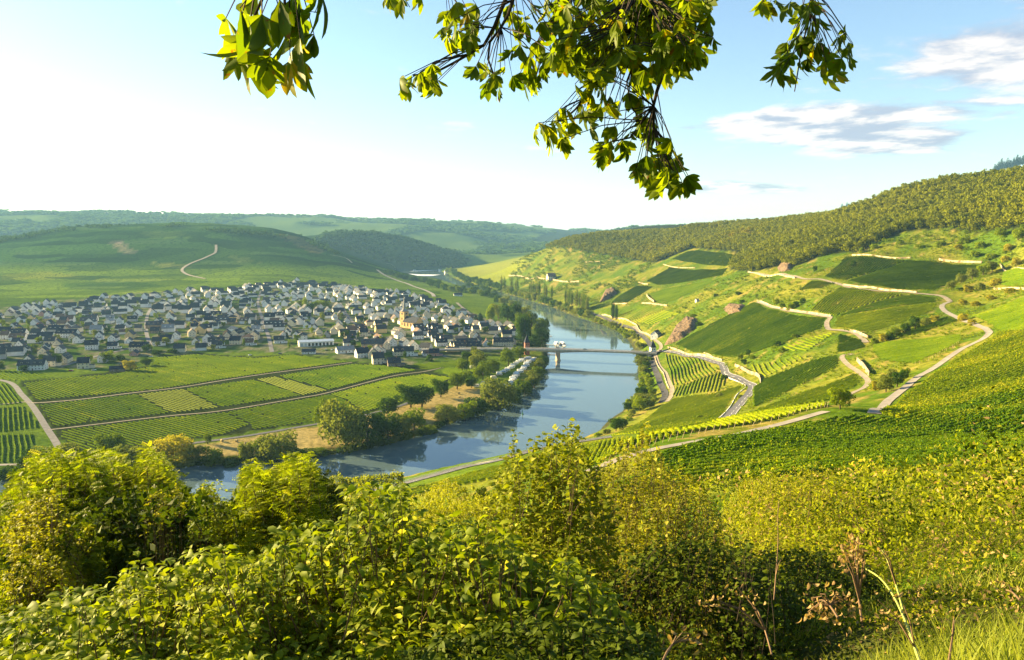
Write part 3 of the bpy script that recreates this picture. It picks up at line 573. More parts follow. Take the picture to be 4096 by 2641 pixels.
LB = [([(-60, 375), (0, 370.5), (33, 372.2), (55, 377.5), (20, 381.5), (0, 379.5), (-60, 380)], (8, 376), (16, 380), 'small vineyard below the houses at the left edge', vine_a),
      ([(-60, 386), (0, 383.5), (9, 384), (23, 403), (0, 405.5), (-60, 409)], (5, 385), (19, 403), 'upper of three vineyards left of the farm road', vine_a),
      ([(-60, 411.5), (0, 407.5), (24, 406), (40, 428), (0, 432), (-60, 436)], (13, 407), (14, 430), 'middle vineyard left of the farm road with upright rows', vine_a),
      ([(-60, 439), (0, 434.5), (31, 433.5), (33, 444), (30, 462), (0, 463.5), (-60, 466)], (13, 435), (14.5, 460), 'lowest vineyard left of the farm road with upright rows', vine_a),
      ([(24, 383.5), (70, 378), (114, 374.5), (152, 366.5), (156, 358), (195, 354.8), (256, 358.5), (293, 355), (349, 362.2), (295, 369), (223, 379.5), (156, 390), (37, 400.8)], (60, 383), (102, 396), 'broad vineyard just below the village houses', vine_a),
      ([(40, 405.5), (130, 395.5), (136, 395), (170, 413.5), (54, 427)], (91, 402), (133, 414), 'left part of the middle vineyard strip by the farm road', vine_a),
      ([(137.5, 395), (183, 389.5), (219, 408), (172, 413.5)], (140, 396), (182, 408), 'pale parcel in the middle vineyard strip', vine_p),
      ([(184.5, 389.3), (253, 380), (302, 395.7), (221, 407.7)], (205, 388), (249, 399), 'parcel between the two pale plots of the middle strip', vine_a),
      ([(254.5, 379.8), (275, 377), (328, 391), (303.5, 395.5)], (262, 379), (306, 394), 'narrow pale parcel running down from the field track', vine_p),
      ([(277, 376.3), (352, 364.5), (385, 366), (418, 370.5), (391, 374.3), (330, 390)], (300, 372), (345, 388), 'right end parcel of the middle vineyard strip', vine_a),
      ([(62, 431), (169, 418.5), (225, 413), (250, 425), (225, 434.5), (156, 444), (83, 452.5), (61, 437)], (91, 428), (133, 440), 'left half of the lowest long vineyard above the river path', vine_a),
      ([(226, 412.6), (303, 400), (329, 395), (345, 400), (362, 413), (318, 422), (252, 430), (252, 425)], (205, 421), (249, 432), 'middle part of the lowest long vineyard', vine_a),
      ([(330, 394.6), (391, 379), (425, 374.5), (452, 378), (433, 388), (403, 402), (364, 412.6), (346, 400)], (340, 396), (380, 408), 'right end of the lowest long vineyard by the round trees', vine_a),
      ([(440, 372), (448, 367), (475, 371), (468, 377), (455, 378)], (445, 371), (462, 376), 'small vineyard patch left of the camp site', vine_d),
      ([(405, 366.5), (446, 362), (470, 360), (455, 367), (425, 370)], (412, 366), (430, 369), 'dark parcel below the pink house', vine_d)]
for poly, a, b, lb, mt in LB: vineyard(poly, a, b, lb, mt, sp=3.2, seg=1.5, w=.55, h=1.85, nc=2, cs=.40)
RB = [([(674.5, 344.5), (700, 330.5), (726, 317), (754, 302.8), (768.5, 309.5), (801, 316.5), (826, 318), (822, 328), (785, 343), (744, 356), (718, 357)], (678, 343), (754, 304), 'largest dark green vineyard rising right from the bridge', vine_a),
      ([(664, 354.5), (680, 357), (704, 361), (718, 368.5), (713, 374), (674, 386.5), (668, 377)], (668, 358), (675, 384), 'dark square vineyard directly below the bridge end', vine_a),
      ([(674, 388), (722, 371.8), (727, 381), (718, 392), (673, 397.5)], (690, 383), (684, 397), 'vineyard with posts along its upper edge below the road', vine_b),
      ([(662, 406), (675, 399), (713, 394), (742, 385.5), (735, 393), (729, 403), (717.5, 419), (678, 430), (612, 436)], (640, 425), (715, 395), 'bright vineyard sloping to the river trees', vine_b),
      ([(746, 366), (803, 355.5), (808, 357.5), (763, 378.5)], (757, 364), (765, 376), 'small vineyard of widely spaced ribbed rows above the bend', vine_b),
      ([(774, 351), (826, 334), (835, 333), (808, 351.5)], (790, 347), (799, 350), 'narrow ribbed vineyard under the tan rock ledge', vine_b),
      ([(753, 408), (752.5, 388.5), (762, 380.5), (813, 360.5), (838, 355.5), (838, 367), (795, 387.5)], (756, 403), (836, 362), 'dark band of vines right of the road bend', vine_a),
      ([(756, 410.5), (808, 391.5), (856, 374.5), (860, 384), (846, 391), (828, 401), (753, 413.5)], (760, 410), (850, 380), 'bright band of vines left of the round bush', vine_b),
      ([(873, 343.5), (960, 335.5), (964, 340), (915, 364.5), (881, 361.5), (872, 352)], (880, 350), (955, 338), 'vineyard inside the big curve of the slope road', vine_a),
      ([(834, 326.5), (836, 317.5), (881, 310.5), (937, 304.5), (934, 311), (905, 322), (868, 333.5)], (838, 325), (930, 307), 'smooth bright vineyard above the dark bushes', vine_b),
      ([(882, 340.5), (948, 316.8), (958, 321), (917, 334.5)], (885, 340), (950, 319), 'narrow vineyard strip right of the dark bushes', vine_a),
      ([(824, 277), (846, 257.5), (906, 260), (844, 280.5)], (826, 276), (848, 259), 'dark hatched vineyard at the edge of the wood', vine_d),
      ([(847, 281.5), (906.5, 260.5), (978, 265.5), (971, 275.5), (934, 291), (890, 288.5)], (850, 281), (975, 267), 'large dark vineyard high on the right below the bright wall', vine_d),
      ([(810, 310.5), (841, 287.5), (885, 293.2), (904, 295), (882, 300), (836, 316)], (812, 309), (842, 288), 'pale yellow vineyard with rows of dark stakes', vine_b),
      ([(838, 316.5), (882, 301), (913, 294.8), (936, 298), (936, 302), (885, 309)], (840, 316), (934, 299), 'slender vineyard just below the terrace track', vine_a),
      ([(798, 291), (812, 281), (836, 283.5), (820, 289)], (800, 290), (814, 281), 'small dark vineyard left of the terrace bend', vine_d),
      ([(836, 353), (838, 334.5), (862, 341), (866, 347), (850, 352)], (838, 350), (862, 342), 'small dark vineyard between the two tracks', vine_d),
      ([(671, 259.5), (688, 251.5), (746, 255.5), (731, 265.5), (711, 265.5)], (674, 259), (690, 252), 'uppermost middle vineyard tucked under the dark wood', vine_d),
      ([(646, 281.5), (670, 267.5), (728, 268), (722, 275.5), (690, 281.5), (658, 285.5)], (648, 281), (672, 268), 'second middle vineyard below the uppermost one', vine_d),
      ([(611, 302.6), (637, 285.8), (653, 287), (627, 302.8)], (612, 302), (638, 286), 'slanting vineyard strip above the short pale wall', vine_d),
      ([(650, 294), (666, 289), (722, 277.5), (700, 289), (672, 301.5), (655, 301.5)], (652, 294), (720, 278), 'dark vineyard right of the tall curved wall', vine_d),
      ([(590, 305.5), (640, 306), (664, 307), (663, 310), (630, 320.8), (606, 314)], (592, 306), (606, 313), 'dark vineyard just above the riverside road and poplars', vine_d),
      ([(632, 321), (665, 310.5), (680, 314.5), (650, 325)], (640, 319), (650, 324), 'terraced vineyard right of the two lone poplars', vine_b),
      ([(970, 317), (1024, 297.5), (1060, 285), (1060, 330), (1000, 333), (992, 326), (984, 321.5)], (975, 320), (1040, 300), 'dark green vineyard at the right edge above the curve', vine_a),
      ([(1005, 272), (1024, 268), (1050, 268), (1050, 284), (1000, 285)], (1005, 280), (1045, 275), 'small vineyard at the right edge below the yellow bushes', vine_a)]
for poly, a, b, lb, mt in RB:
    rib = 'ribbed' in lb; vineyard(poly, a, b, lb, mt, sp=3.4 if rib else 2.9, seg=1.5, w=.9 if rib else .72, h=1.9, nc=3, cs=.55)
vineyard([(600, 442), (625, 438.5), (678, 431.5), (721, 420.5), (753, 415.2), (823, 404.3), (826, 407), (790, 416), (730, 427), (658, 441), (600, 464), (570, 474), (565, 462)], (620, 455), (626, 440), 'bright vineyard strip with leaning posts beside the upper track', vine_b, sp=1.9, seg=.9, w=.75, h=1.8, nc=9, cs=.36)
vineyard([(560, 450), (600, 443), (598, 452), (560, 470), (500, 478), (430, 492), (380, 503), (420, 488), (480, 472), (530, 460)], (520, 470), (570, 455), 'vineyard below the upper track and above the guard rail', vine_b, sp=2, seg=1.0, w=.8, nc=8, cs=.4)
vineyard([(585, 438), (540, 444), (500, 453), (440, 467), (402, 477), (390, 474), (425, 458), (500, 452), (560, 444)], (430, 465), (520, 449), 'narrow vineyard between the guard rail and the river', vine_b, sp=2, seg=1.2, w=.8, nc=7, cs=.45)
# the near slope: three depths of one big vineyard
vineyard([(878, 415), (900, 401), (925, 382), (952, 362), (990, 341), (997, 333), (1060, 330), (1060, 385), (980, 398), (900, 420)], (900, 405), (1020, 372), 'upper far part of the great vineyard right of the slope road', vine_b, sp=2.5, seg=1.0, w=.85, nc=12, cs=.50)
vineyard([(640, 468), (660, 457), (768, 433), (800, 426), (850, 417), (900, 420.5), (980, 398.5), (1060, 385.5), (1060, 430), (960, 436), (820, 446), (700, 462), (640, 478)], (700, 450), (900, 425), 'middle part of the great vineyard in front of the upper track', vine_a, sp=2.3, seg=.7, w=.85, nc=15, cs=.42)
vineyard([(700, 462.5), (820, 446.5), (960, 436.5), (1060, 430.5), (1060, 462), (1004, 466), (960, 470), (880, 474), (800, 476), (700, 484), (640, 492), (600, 492), (640, 478.5)], (700, 475), (1000, 455), 'nearest rows of the great vineyard above the wild bushes', vine_a, sp=2.2, seg=.5, w=.9, nc=18, cs=.30)
# ================================================================ TREES
bark = pmat('bark', (.10, .075, .05), .95, .25, 3)
LM = dict(
 green=leafmat('foliage_green', (.050, .095, .006), (.16, .21, .010), .30, .7, nscale=.35),
 dark=leafmat('foliage_dark', (.022, .055, .007), (.065, .115, .010), .24, .7, nscale=.35),
 light=leafmat('foliage_light', (.085, .145, .006), (.24, .285, .012), .36, .7, nscale=.35),
 olive=leafmat('foliage_olive', (.080, .110, .018), (.21, .235, .040), .30, .7, nscale=.35),
 yellow=leafmat('foliage_yellow', (.17, .17, .014), (.38, .33, .03), .3, .7, nscale=.35),
 pine=leafmat('needles', (.012, .035, .020), (.035, .07, .035), .12, .7, nscale=.35))
def crown_mesh(kind, n, seed, size):
    """unit-high crown (z 0..1, radius .5) of leaf-clump faces spread over uneven lobes"""
    rg = np.random.default_rng(seed); L = []
    if kind == 'poplar':
        for k in range(16): z = .08 + .86 * k / 15; L.append((rg.normal() * .05, rg.normal() * .05, z, (.36 * math.sin(math.pi * min(z * .92 + .10, 1)) ** .6 + .06) * rg.uniform(.85, 1.1), .10))
    elif kind == 'conifer':
        for k in range(13): z = .1 + .86 * k / 12; L.append((rg.normal() * .02, rg.normal() * .02, z, .50 * (1 - z) ** .85 + .03, .045))
    elif kind == 'willow':
        L.append((0, 0, .45, .40, .38))
        for k in range(15): a = rg.uniform(0, 6.28); r = rg.uniform(.18, .36); z = rg.uniform(.25, .78); L.append((r * math.cos(a), r * math.sin(a), z, rg.uniform(.13, .2), rg.uniform(.16, .26)))
    else:
        L.append((0, 0, .48, .34, .36))
        for k in range(17): a = rg.uniform(0, 6.28); r = rg.uniform(.14, .36); z = rg.uniform(.2, .82) if kind == 'round' else rg.uniform(.08, .7); L.append((r * math.cos(a), r * math.sin(a), z, rg.uniform(.10, .19), rg.uniform(.10, .19)))
    L = np.array(L); wgt = L[:, 3] ** 2; c = rg.choice(len(L), n, p=wgt / wgt.sum()); d = unit(rg.normal(size=(n, 3)) + [0, 0, .25]); rad = rg.uniform(.45, 1.12, n) ** .5
    P = L[c, :3] + d * np.stack([L[c, 3], L[c, 3], L[c, 4]], 1) * rad[:, None]; P[:, 2] = np.clip(P[:, 2], .0, 1.05)
    V, F = cards(P, size * rg.uniform(.6, 1.4, n), .75, d, .42, droop=.8 if kind == 'willow' else .1)
    ct = rg.random(len(L))[c]; T = np.clip(ct * .5 + rg.random(n) * .5, 0, 1)
    return V, F, T
def base_me(name, V, F, T):
    o = mk(name, V, F, LM['green'], tint=T); me = o.data; bpy.data.objects.remove(o); return me
CR = {}
for kind, n, sz in (('round', 2600, .055), ('willow', 3000, .055), ('poplar', 1500, .07), ('conifer', 1500, .07), ('bush', 1800, .07)):
    CR[kind] = [base_me('crown', *crown_mesh(kind, n, 11 + i + len(kind), sz)) for i in range(3)]
CRS = {k: [base_me('crown', *crown_mesh(k, n, 41 + i, s)) for i in range(3)] for k, n, s in (('round', 700, .11), ('willow', 700, .11), ('poplar', 500, .12), ('conifer', 500, .11), ('bush', 500, .13))}
def trunk_me(seed, low):
    rg = np.random.default_rng(seed); m = MB(); m.tube([(0, 0, -.06), (.01, 0, .2), (rg.normal() * .02, rg.normal() * .02, .45), (rg.normal() * .03, rg.normal() * .03, .72)], [.045, .034, .024, .008], 6)
    for k in range(0 if low else 6):
        a = rg.uniform(0, 6.28); z = rg.uniform(.2, .5); m.tube([(0, 0, z), (.12 * math.cos(a), .12 * math.sin(a), z + .12), (.26 * math.cos(a), .26 * math.sin(a), z + .26)], [.016, .011, .004], 4)
    o = m.build('trunk', bark); me = o.data; bpy.data.objects.remove(o); return me
TR = [trunk_me(i, False) for i in range(3)]; TRS = [trunk_me(9, True)]
TREES = []
NM = {'round': 'deciduous_tree', 'willow': 'willow_tree', 'poplar': 'poplar_tree', 'conifer': 'conifer_tree', 'bush': 'bush'}
def tree_at(P, H, W, kind, mat, small=False, lift=None):
    r = empty(NM[kind], P, random.uniform(0, 6.28)); lift = {'round': .05, 'willow': -.02, 'poplar': .03, 'conifer': .04, 'bush': -.08}[kind] if lift is None else lift
    src = (CRS if small else CR)[kind]; c = bpy.data.objects.new('crown', src[random.randrange(3)]); C.objects.link(c); c.parent = r
    ch = H * (1 - lift); c.location = (0, 0, H * lift); c.scale = (W * 1.12, W * random.uniform(1.0, 1.2), ch)
    c.material_slots[0].link = 'OBJECT'; c.material_slots[0].material = LM[mat]
    if kind != 'bush':
        t = bpy.data.objects.new('trunk', (TRS if small else TR)[0 if small else random.randrange(3)]); C.objects.link(t); t.parent = r; t.scale = (H * .9, H * .9, H)
    return r
CNAME = {'green': 'green', 'dark': 'dark green', 'light': 'bright green', 'olive': 'olive', 'yellow': 'yellowish', 'pine': 'blackish green'}
KN = {'round': 'round tree', 'willow': 'willow', 'poplar': 'poplar', 'conifer': 'conifer', 'bush': 'bush'}
def tree_group(items, place, group, small=False):
    """items: (u, v_base, height px, width px, kind, foliage); labelled from left to right"""
    items = sorted(items, key=lambda q: q[0])
    cnt = {}
    for (u, v, h, w_, kind, mat) in items:
        k = (kind, mat); cnt[k] = cnt.get(k, 0) + 1
    seen = {}
    for (u, v, h, w_, kind, mat) in items:
        P = ground(u, v); dist = P[1]; H = h * dist / F_PX * 1.03; W = w_ * dist / F_PX
        r = tree_at(P, H, W, kind, mat, small or h < 9); k = (kind, mat); i = seen.get(k, 0); seen[k] = i + 1
        what = f'{CNAME[mat]} {KN[kind]}'; tag(r, (what + f' {place}') if cnt[k] == 1 else f'{ordn(i)} {what} from left {place}', 'bush' if kind == 'bush' else 'tree', group)
def ov(L): return [(x / 2.332, y / 2.332, h / 2.332 * 1.05, w_ / 2.332 * 1.0, k, m) for x, y, h, w_, k, m in L]
# trees of the near river bank, left to right
tree_group(ov([(70, 1100, 50, 60, 'round', 'dark'), (130, 1092, 58, 105, 'willow', 'olive'), (175, 1085, 45, 60, 'bush', 'green'), (265, 1062, 55, 75, 'round', 'green'), (312, 1085, 48, 85, 'willow', 'olive'), (405, 1085, 78, 100, 'willow', 'yellow'), (450, 1088, 52, 45, 'round', 'olive'),
  (498, 1090, 48, 60, 'round', 'green'), (485, 1036, 28, 20, 'round', 'green'), (575, 1078, 48, 38, 'willow', 'olive'), (606, 1080, 66, 50, 'round', 'green'), (648, 1080, 82, 100, 'willow', 'olive'), (540, 1093, 26, 50, 'bush', 'dark'), (700, 1072, 26, 60, 'bush', 'dark'), (745, 1064, 24, 50, 'bush', 'green'),
  (20, 1120, 40, 60, 'bush', 'dark')]), 'on the near river bank below the long vineyards', 'trees on the near left bank')
tree_group(ov([(756, 1000, 68, 62, 'round', 'green'), (808, 1048, 112, 118, 'willow', 'olive'), (858, 1045, 85, 90, 'willow', 'dark'), (905, 1032, 74, 80, 'round', 'dark'), (930, 1020, 62, 70, 'willow', 'olive'), (966, 1010, 66, 64, 'round', 'light'), (905, 972, 52, 56, 'round', 'dark'), (884, 985, 28, 40, 'bush', 'dark'),
  (958, 950, 56, 56, 'round', 'dark'), (984, 952, 62, 76, 'round', 'dark'), (1028, 926, 44, 44, 'round', 'dark'), (1066, 908, 44, 52, 'round', 'green'), (1084, 893, 34, 36, 'round', 'light'), (1000, 1012, 24, 50, 'bush', 'green')]), 'around the dry meadow at the river bend', 'trees around the dry meadow')
tree_group(ov([(1042, 990, 54, 66, 'round', 'olive'), (1084, 985, 52, 56, 'round', 'light'), (1115, 975, 52, 60, 'round', 'dark'), (1163, 958, 80, 92, 'willow', 'olive'), (1200, 948, 48, 46, 'round', 'dark'), (1224, 928, 44, 46, 'round', 'green'), (1246, 905, 40, 40, 'round', 'olive'), (1258, 884, 32, 36, 'round', 'green'),
  (1256, 866, 30, 30, 'round', 'olive'), (1268, 858, 32, 30, 'round', 'dark'), (1262, 846, 20, 28, 'bush', 'dark'), (1126, 890, 46, 52, 'round', 'green'), (1150, 870, 34, 36, 'round', 'green'), (1100, 905, 28, 34, 'round', 'dark'), (1114, 862, 44, 44, 'willow', 'olive'), (1078, 868, 34, 34, 'round', 'green')]), 'beside the camp site on the left bank', 'trees around the camp site')
tree_group(ov([(1186, 852, 40, 44, 'round', 'green'), (1212, 838, 34, 40, 'round', 'green'), (1222, 806, 84, 40, 'willow', 'dark'), (1214, 780, 56, 36, 'round', 'green'), (1264, 808, 44, 40, 'round', 'dark'), (1245, 812, 34, 40, 'bush', 'dark'), (1258, 784, 46, 46, 'round', 'green'), (1270, 770, 30, 28, 'round', 'olive'),
  (1240, 762, 40, 36, 'round', 'olive'), (1222, 748, 36, 32, 'round', 'olive'), (1205, 757, 60, 34, 'round', 'dark'), (1184, 752, 44, 40, 'round', 'dark'), (1163, 744, 36, 34, 'round', 'olive'), (1215, 735, 24, 26, 'round', 'olive'), (1196, 722, 24, 26, 'round', 'olive'), (1176, 712, 22, 28, 'round', 'olive'),
  (1160, 705, 20, 24, 'bush', 'dark'), (1143, 752, 40, 26, 'willow', 'light'), (1120, 755, 26, 22, 'conifer', 'pine'), (1110, 757, 22, 16, 'conifer', 'pine')]), 'in the riverside park upstream of the bridge', 'trees in the riverside park')
def along(px, n, hlo, hhi, kinds, mats, wf=1.0, jit=1.2, place='', group='', small=False):
    """a belt of individual trees along a line"""
    L = np.array(px, float); s = np.concatenate([[0], np.cumsum(np.hypot(*np.diff(L, axis=0).T))]); out = []
    for i in range(n):
        q = (i + random.uniform(.2, .8)) / n * s[-1]; u = np.interp(q, s, L[:, 0]); v = np.interp(q, s, L[:, 1]) + random.uniform(-jit, jit) * .35
        h = random.uniform(hlo, hhi); out.append((u + random.uniform(-jit, jit), v, h, h * wf * random.uniform(.85, 1.25), random.choice(kinds), random.choice(mats)))
    tree_group(out, place, group, small)
along([(497, 294.2), (480, 289.5), (466, 285.8)], 7, 4, 6, ['round'], ['dark', 'green'], 1.3, 1, 'on the left bank at the far river bend', 'far left bank trees', True)
along([(495, 299), (475, 294), (450, 291), (436, 288.5), (430, 285)], 22, 5, 7.5, ['round'], ['dark', 'dark', 'green'], 1.2, 1.6, 'in the dark belt along the far left bank', 'dark belt on the far left bank', True)
along([(385, 273), (396, 277.5), (410, 280.5), (424, 282.5), (440, 285)], 20, 4, 6, ['round'], ['dark', 'dark'], 1.3, 1.2, 'in the hedge beside the far silver water', 'trees by the far water', True)
along([(448, 272), (455, 276), (463, 280.5), (476, 283.5), (490, 286.5), (503, 290.5)], 24, 5, 8, ['round', 'round', 'bush'], ['dark', 'dark', 'green'], 1.1, 1.5, 'on the right bank at the far bend', 'far right bank trees', True)
along([(505, 292), (520, 296.5), (540, 301.5), (560, 308.5), (575, 314), (590, 318.5)], 40, 5, 8.5, ['round', 'bush', 'willow'], ['olive', 'green', 'dark', 'olive'], 1.05, 1.6, 'in the riverside thicket below the poplars', 'thicket on the right bank')
pop = [(782, 200, 78), (803, 205, 76), (857, 215, 80), (892, 218, 70), (903, 220, 80), (1000, 245, 72), (1012, 246, 80), (1028, 248, 84), (1045, 250, 78), (1058, 250, 84), (1072, 252, 90), (1115, 265, 84), (1126, 268, 76), (1168, 275, 76), (1275, 312, 88), (1292, 318, 84), (1306, 322, 96), (1322, 326, 92), (1362, 335, 106), (1352, 330, 90), (1385, 350, 98), (1400, 368, 110), (1413, 372, 116), (1428, 376, 112), (1440, 378, 92), (1638, 432, 110), (1664, 440, 96)]
pop = [(400 + x * .1299, 262.5 + b * .1299, h * .1299 * 1.22, h * .1299 * random.uniform(.28, .36)) for x, b, h in pop]
tree_group([(u, v, h, max(w_, 2.6), 'poplar', 'green' if i % 3 else 'olive') for i, (u, v, h, w_) in enumerate(pop[:25])], 'in the riverside poplar rows', 'poplars along the right bank')
tree_group([(u, v, h, w_ * 1.1, 'poplar', 'dark') for u, v, h, w_ in pop[25:]], 'of the lone pair beside the river road', 'lone pair of poplars')
along([(592, 319.5), (604, 324.5), (618, 331), (629, 338.5)], 26, 4, 6.5, ['bush', 'bush', 'round'], ['light', 'olive', 'light', 'green'], 1.3, 1.6, 'in the low bushes between river road and water', 'low bushes on the right bank')
tree_group([(640, 349.5, 8, 13, 'round', 'olive'), (636, 341, 8, 9, 'round', 'olive'), (633, 336, 7, 8, 'bush', 'light'), (612, 329, 9, 11, 'willow', 'olive'), (622, 333, 6, 8, 'bush', 'light')], 'by the river just upstream of the bridge', 'bushes upstream of the bridge')
tree_group([(643, 364, 8, 10, 'round', 'olive'), (646, 369, 9, 11, 'round', 'dark'), (643, 375, 10, 12, 'round', 'olive'), (648, 379, 8, 9, 'round', 'dark'), (644, 386, 10, 11, 'willow', 'olive'), (650, 388, 12, 11, 'round', 'light'), (646, 394, 9, 12, 'round', 'dark'), (652, 396, 10, 10, 'round', 'light'), (646, 402, 9, 12, 'round', 'olive'),
            (653, 404, 9, 9, 'round', 'dark'), (640, 411, 15, 18, 'round', 'light'), (650, 408, 11, 11, 'willow', 'olive'), (632, 416, 8, 10, 'bush', 'olive'), (616, 431, 15, 17, 'round', 'dark'), (622, 428, 11, 12, 'willow', 'dark'), (607, 434, 6, 10, 'bush', 'olive'), (629, 421, 5, 8, 'bush', 'light'), (598, 437, 5, 10, 'bush', 'light'), (650, 361, 5, 7, 'bush', 'green')],
           'on the right bank downstream of the bridge', 'trees downstream of the bridge')
# single shrubs on the vine slopes
tree_group([(840, 409, 24, 30, 'round', 'light')], 'standing alone between the two near tracks', None)
tree_group([(905, 334, 13, 12, 'round', 'dark'), (896, 337, 11, 11, 'round', 'green'), (915, 330, 15, 12, 'round', 'dark'), (925, 326, 10, 12, 'bush', 'olive'), (935, 322, 8, 10, 'bush', 'yellow'), (884, 341, 9, 12, 'bush', 'yellow'), (874, 345, 8, 10, 'bush', 'green'), (889, 340, 10, 10, 'bush', 'dark')], 'in the dark clump above the curved vineyard', 'bushes above the curved vineyard')
tree_group([(886, 392, 18, 18, 'round', 'olive'), (897, 387, 18, 15, 'round', 'dark'), (904, 381, 14, 13, 'round', 'green'), (877, 390, 12, 13, 'bush', 'yellow'), (892, 379, 12, 16, 'bush', 'olive')], 'between the hairpin track and the slope road', 'bushes by the hairpin track')
tree_group([(744, 364, 6, 8, 'bush', 'dark'), (740, 361, 8, 7, 'round', 'green'), (752, 359, 5, 8, 'bush', 'light'), (748, 356, 7, 6, 'round', 'dark'), (782, 352, 6, 9, 'bush', 'green'), (778, 346, 6, 8, 'bush', 'dark'), (795, 338, 5, 8, 'bush', 'green'), (740, 398, 4, 7, 'bush', 'olive'), (724, 379, 5, 8, 'bush', 'dark'), (720, 397, 5, 9, 'bush', 'olive'), (700, 419, 5, 9, 'bush', 'green')], 'near the bend of the vineyard road', 'bushes near the road bend')
tree_group([(782, 309, 8, 8, 'bush', 'light'), (790, 310, 9, 9, 'bush', 'light'), (796, 307, 7, 8, 'bush', 'dark'), (776, 304, 6, 8, 'bush', 'light'), (803, 303, 6, 7, 'bush', 'dark'), (699, 326, 5, 9, 'bush', 'dark'), (693, 317, 4, 7, 'bush', 'green'), (742, 303, 4, 7, 'bush', 'dark'), (738, 295, 4, 7, 'bush', 'dark'), (716, 297, 4, 5, 'bush', 'dark'), (815, 272, 6, 5, 'round', 'dark'), (853, 267, 7, 6, 'round', 'dark')], 'on the rough slope above the large vineyard', 'bushes on the rough slope')
tree_group([(951, 290, 10, 12, 'round', 'olive'), (961, 284, 12, 12, 'round', 'olive'), (972, 279, 13, 13, 'round', 'olive'), (983, 275, 12, 13, 'round', 'light'), (992, 272, 12, 12, 'round', 'olive'), (968, 292, 9, 11, 'bush', 'yellow'), (980, 290, 9, 11, 'bush', 'olive'), (995, 285, 8, 11, 'bush', 'yellow'), (1010, 293, 6, 12, 'bush', 'yellow'), (990, 300, 6, 12, 'bush', 'yellow'), (975, 306, 6, 12, 'bush', 'yellow'),
            (962, 305, 7, 9, 'bush', 'yellow'), (962, 321, 9, 10, 'bush', 'yellow'), (972, 325, 7, 9, 'bush', 'yellow'), (1005, 262, 7, 10, 'bush', 'yellow'), (1016, 265, 9, 10, 'bush', 'yellow'), (990, 259, 7, 11, 'bush', 'light'), (975, 257, 7, 11, 'bush', 'light'), (958, 250, 7, 11, 'bush', 'yellow'), (940, 246, 6, 10, 'bush', 'light'), (1018, 240, 14, 14, 'round', 'light'), (1000, 238, 12, 13, 'round', 'light'),
            (1008, 251, 9, 10, 'bush', 'yellow'), (965, 243, 9, 12, 'bush', 'light'), (980, 248, 8, 12, 'bush', 'light'), (918, 248, 5, 7, 'bush', 'light'), (900, 245, 6, 9, 'round', 'light'), (873, 249, 6, 8, 'bush', 'light'), (861, 253, 7, 5, 'bush', 'light')], 'on the yellow slope at the right edge', 'bushes on the yellow slope')
tree_group([(842, 207, 3.6, 2.6, 'conifer', 'pine'), (847, 206.2, 4, 2.8, 'conifer', 'pine'), (851.2, 205.6, 4, 2.6, 'conifer', 'pine')], 'on the crest of the forest ridge', 'conifers on the crest', True)
tree_group([(995 + i * 3.1, 172 - i * .8, 8 + (i * 37 % 5), 5.5, 'conifer', 'pine') for i in range(11)], 'on the hilltop at the right edge', 'hilltop conifers', True)

# ---------------------------------------------------------------- forest masses
def wood(name, label, sampler, n, hm, wm, ncard, mats, cs, seed=1):
    """one mass of many crowns, each crown a lumpy heap of leaf clumps standing on the ground"""
    P = sampler(n); n = len(P); var = [crown_mesh('round', ncard, seed + i, cs) for i in range(5)]; parts = []
    for i in range(5):
        q = P[i::5]
        if len(q) == 0: continue
        V, F, T = var[i]; m = len(q); H = hm * RNG.uniform(.65, 1.25, m); W = wm * RNG.uniform(.75, 1.3, m); a = RNG.uniform(0, 6.28, m); c, s = np.cos(a), np.sin(a)
        X = V[None, :, 0] * W[:, None]; Y = V[None, :, 1] * W[:, None]; Z = V[None, :, 2] * H[:, None] + H[:, None] * .02
        VV = np.stack([X * c[:, None] - Y * s[:, None] + q[:, None, 0], X * s[:, None] + Y * c[:, None] + q[:, None, 1], Z + q[:, None, 2]], -1).reshape(-1, 3)
        FF = (F[None] + (np.arange(m) * len(V))[:, None, None]).reshape(-1, 4); big = fbm(q[:, 0] / 120, q[:, 1] / 120, 3)
        TT = np.clip(T[None] * .3 + (RNG.random(m) * .4)[:, None] + ((big - .5) * 1.1)[:, None] + .1, 0, 1).ravel(); parts.append((VV, FF, TT))
    V, F, T = cat(parts); return tag(mk(name, V, F, mats, tint=T), label, 'woodland', None, 'stuff')
def samp_px(poly, x0, x1, y0, y1, sp, dmin=0, dmax=1e9, up=0, thin=1.0, cond=None):
    def f(n):
        X, Y = np.meshgrid(np.arange(x0, x1, sp), np.arange(y0, y1, sp)); X = X.ravel() + RNG.uniform(-.45, .45, X.size) * sp; Y = Y.ravel() + RNG.uniform(-.45, .45, Y.size) * sp
        Z = Hf(X, Y); u, v, d = project(np.stack([X, Y, Z], -1)); k = (d > dmin) & (d < dmax) & inpoly(u, v, poly)
        if thin < 1: k &= RNG.random(len(k)) < thin
        if cond is not None: k &= cond(X, Y, Z)
        return np.stack([X, Y, Z], -1)[k]
    return f
mixed = leafmat('forest_leaves', (.065, .095, .006), (.22, .225, .012), .16, .7, yellow=(.19, .165, .015), nscale=.02)
wood('forest', 'dense mixed forest covering the high slope on the right', samp_px(M_FOREST, 60, 1000, 620, 2500, 8.8, 600, 2600), 0, 15, 12, 150, mixed, .15)
M_SCR = [(500, 262), (530, 248), (560, 243), (600, 250), (640, 262), (655, 266), (640, 282), (612, 300), (590, 303), (570, 300), (540, 292), (520, 285), (498, 279)]
wood('scrub', 'rough scrub and thickets on the terraced hillside above the poplars', samp_px(M_SCR, 0, 500, 1150, 2600, 13, 1100, 2600, thin=.9, cond=lambda x, y, z: (fbm(x / 45, y / 70, 3) + (z - 60) / 900) > .47), 0, 7, 11, 60, LM['green'], .2, 7)
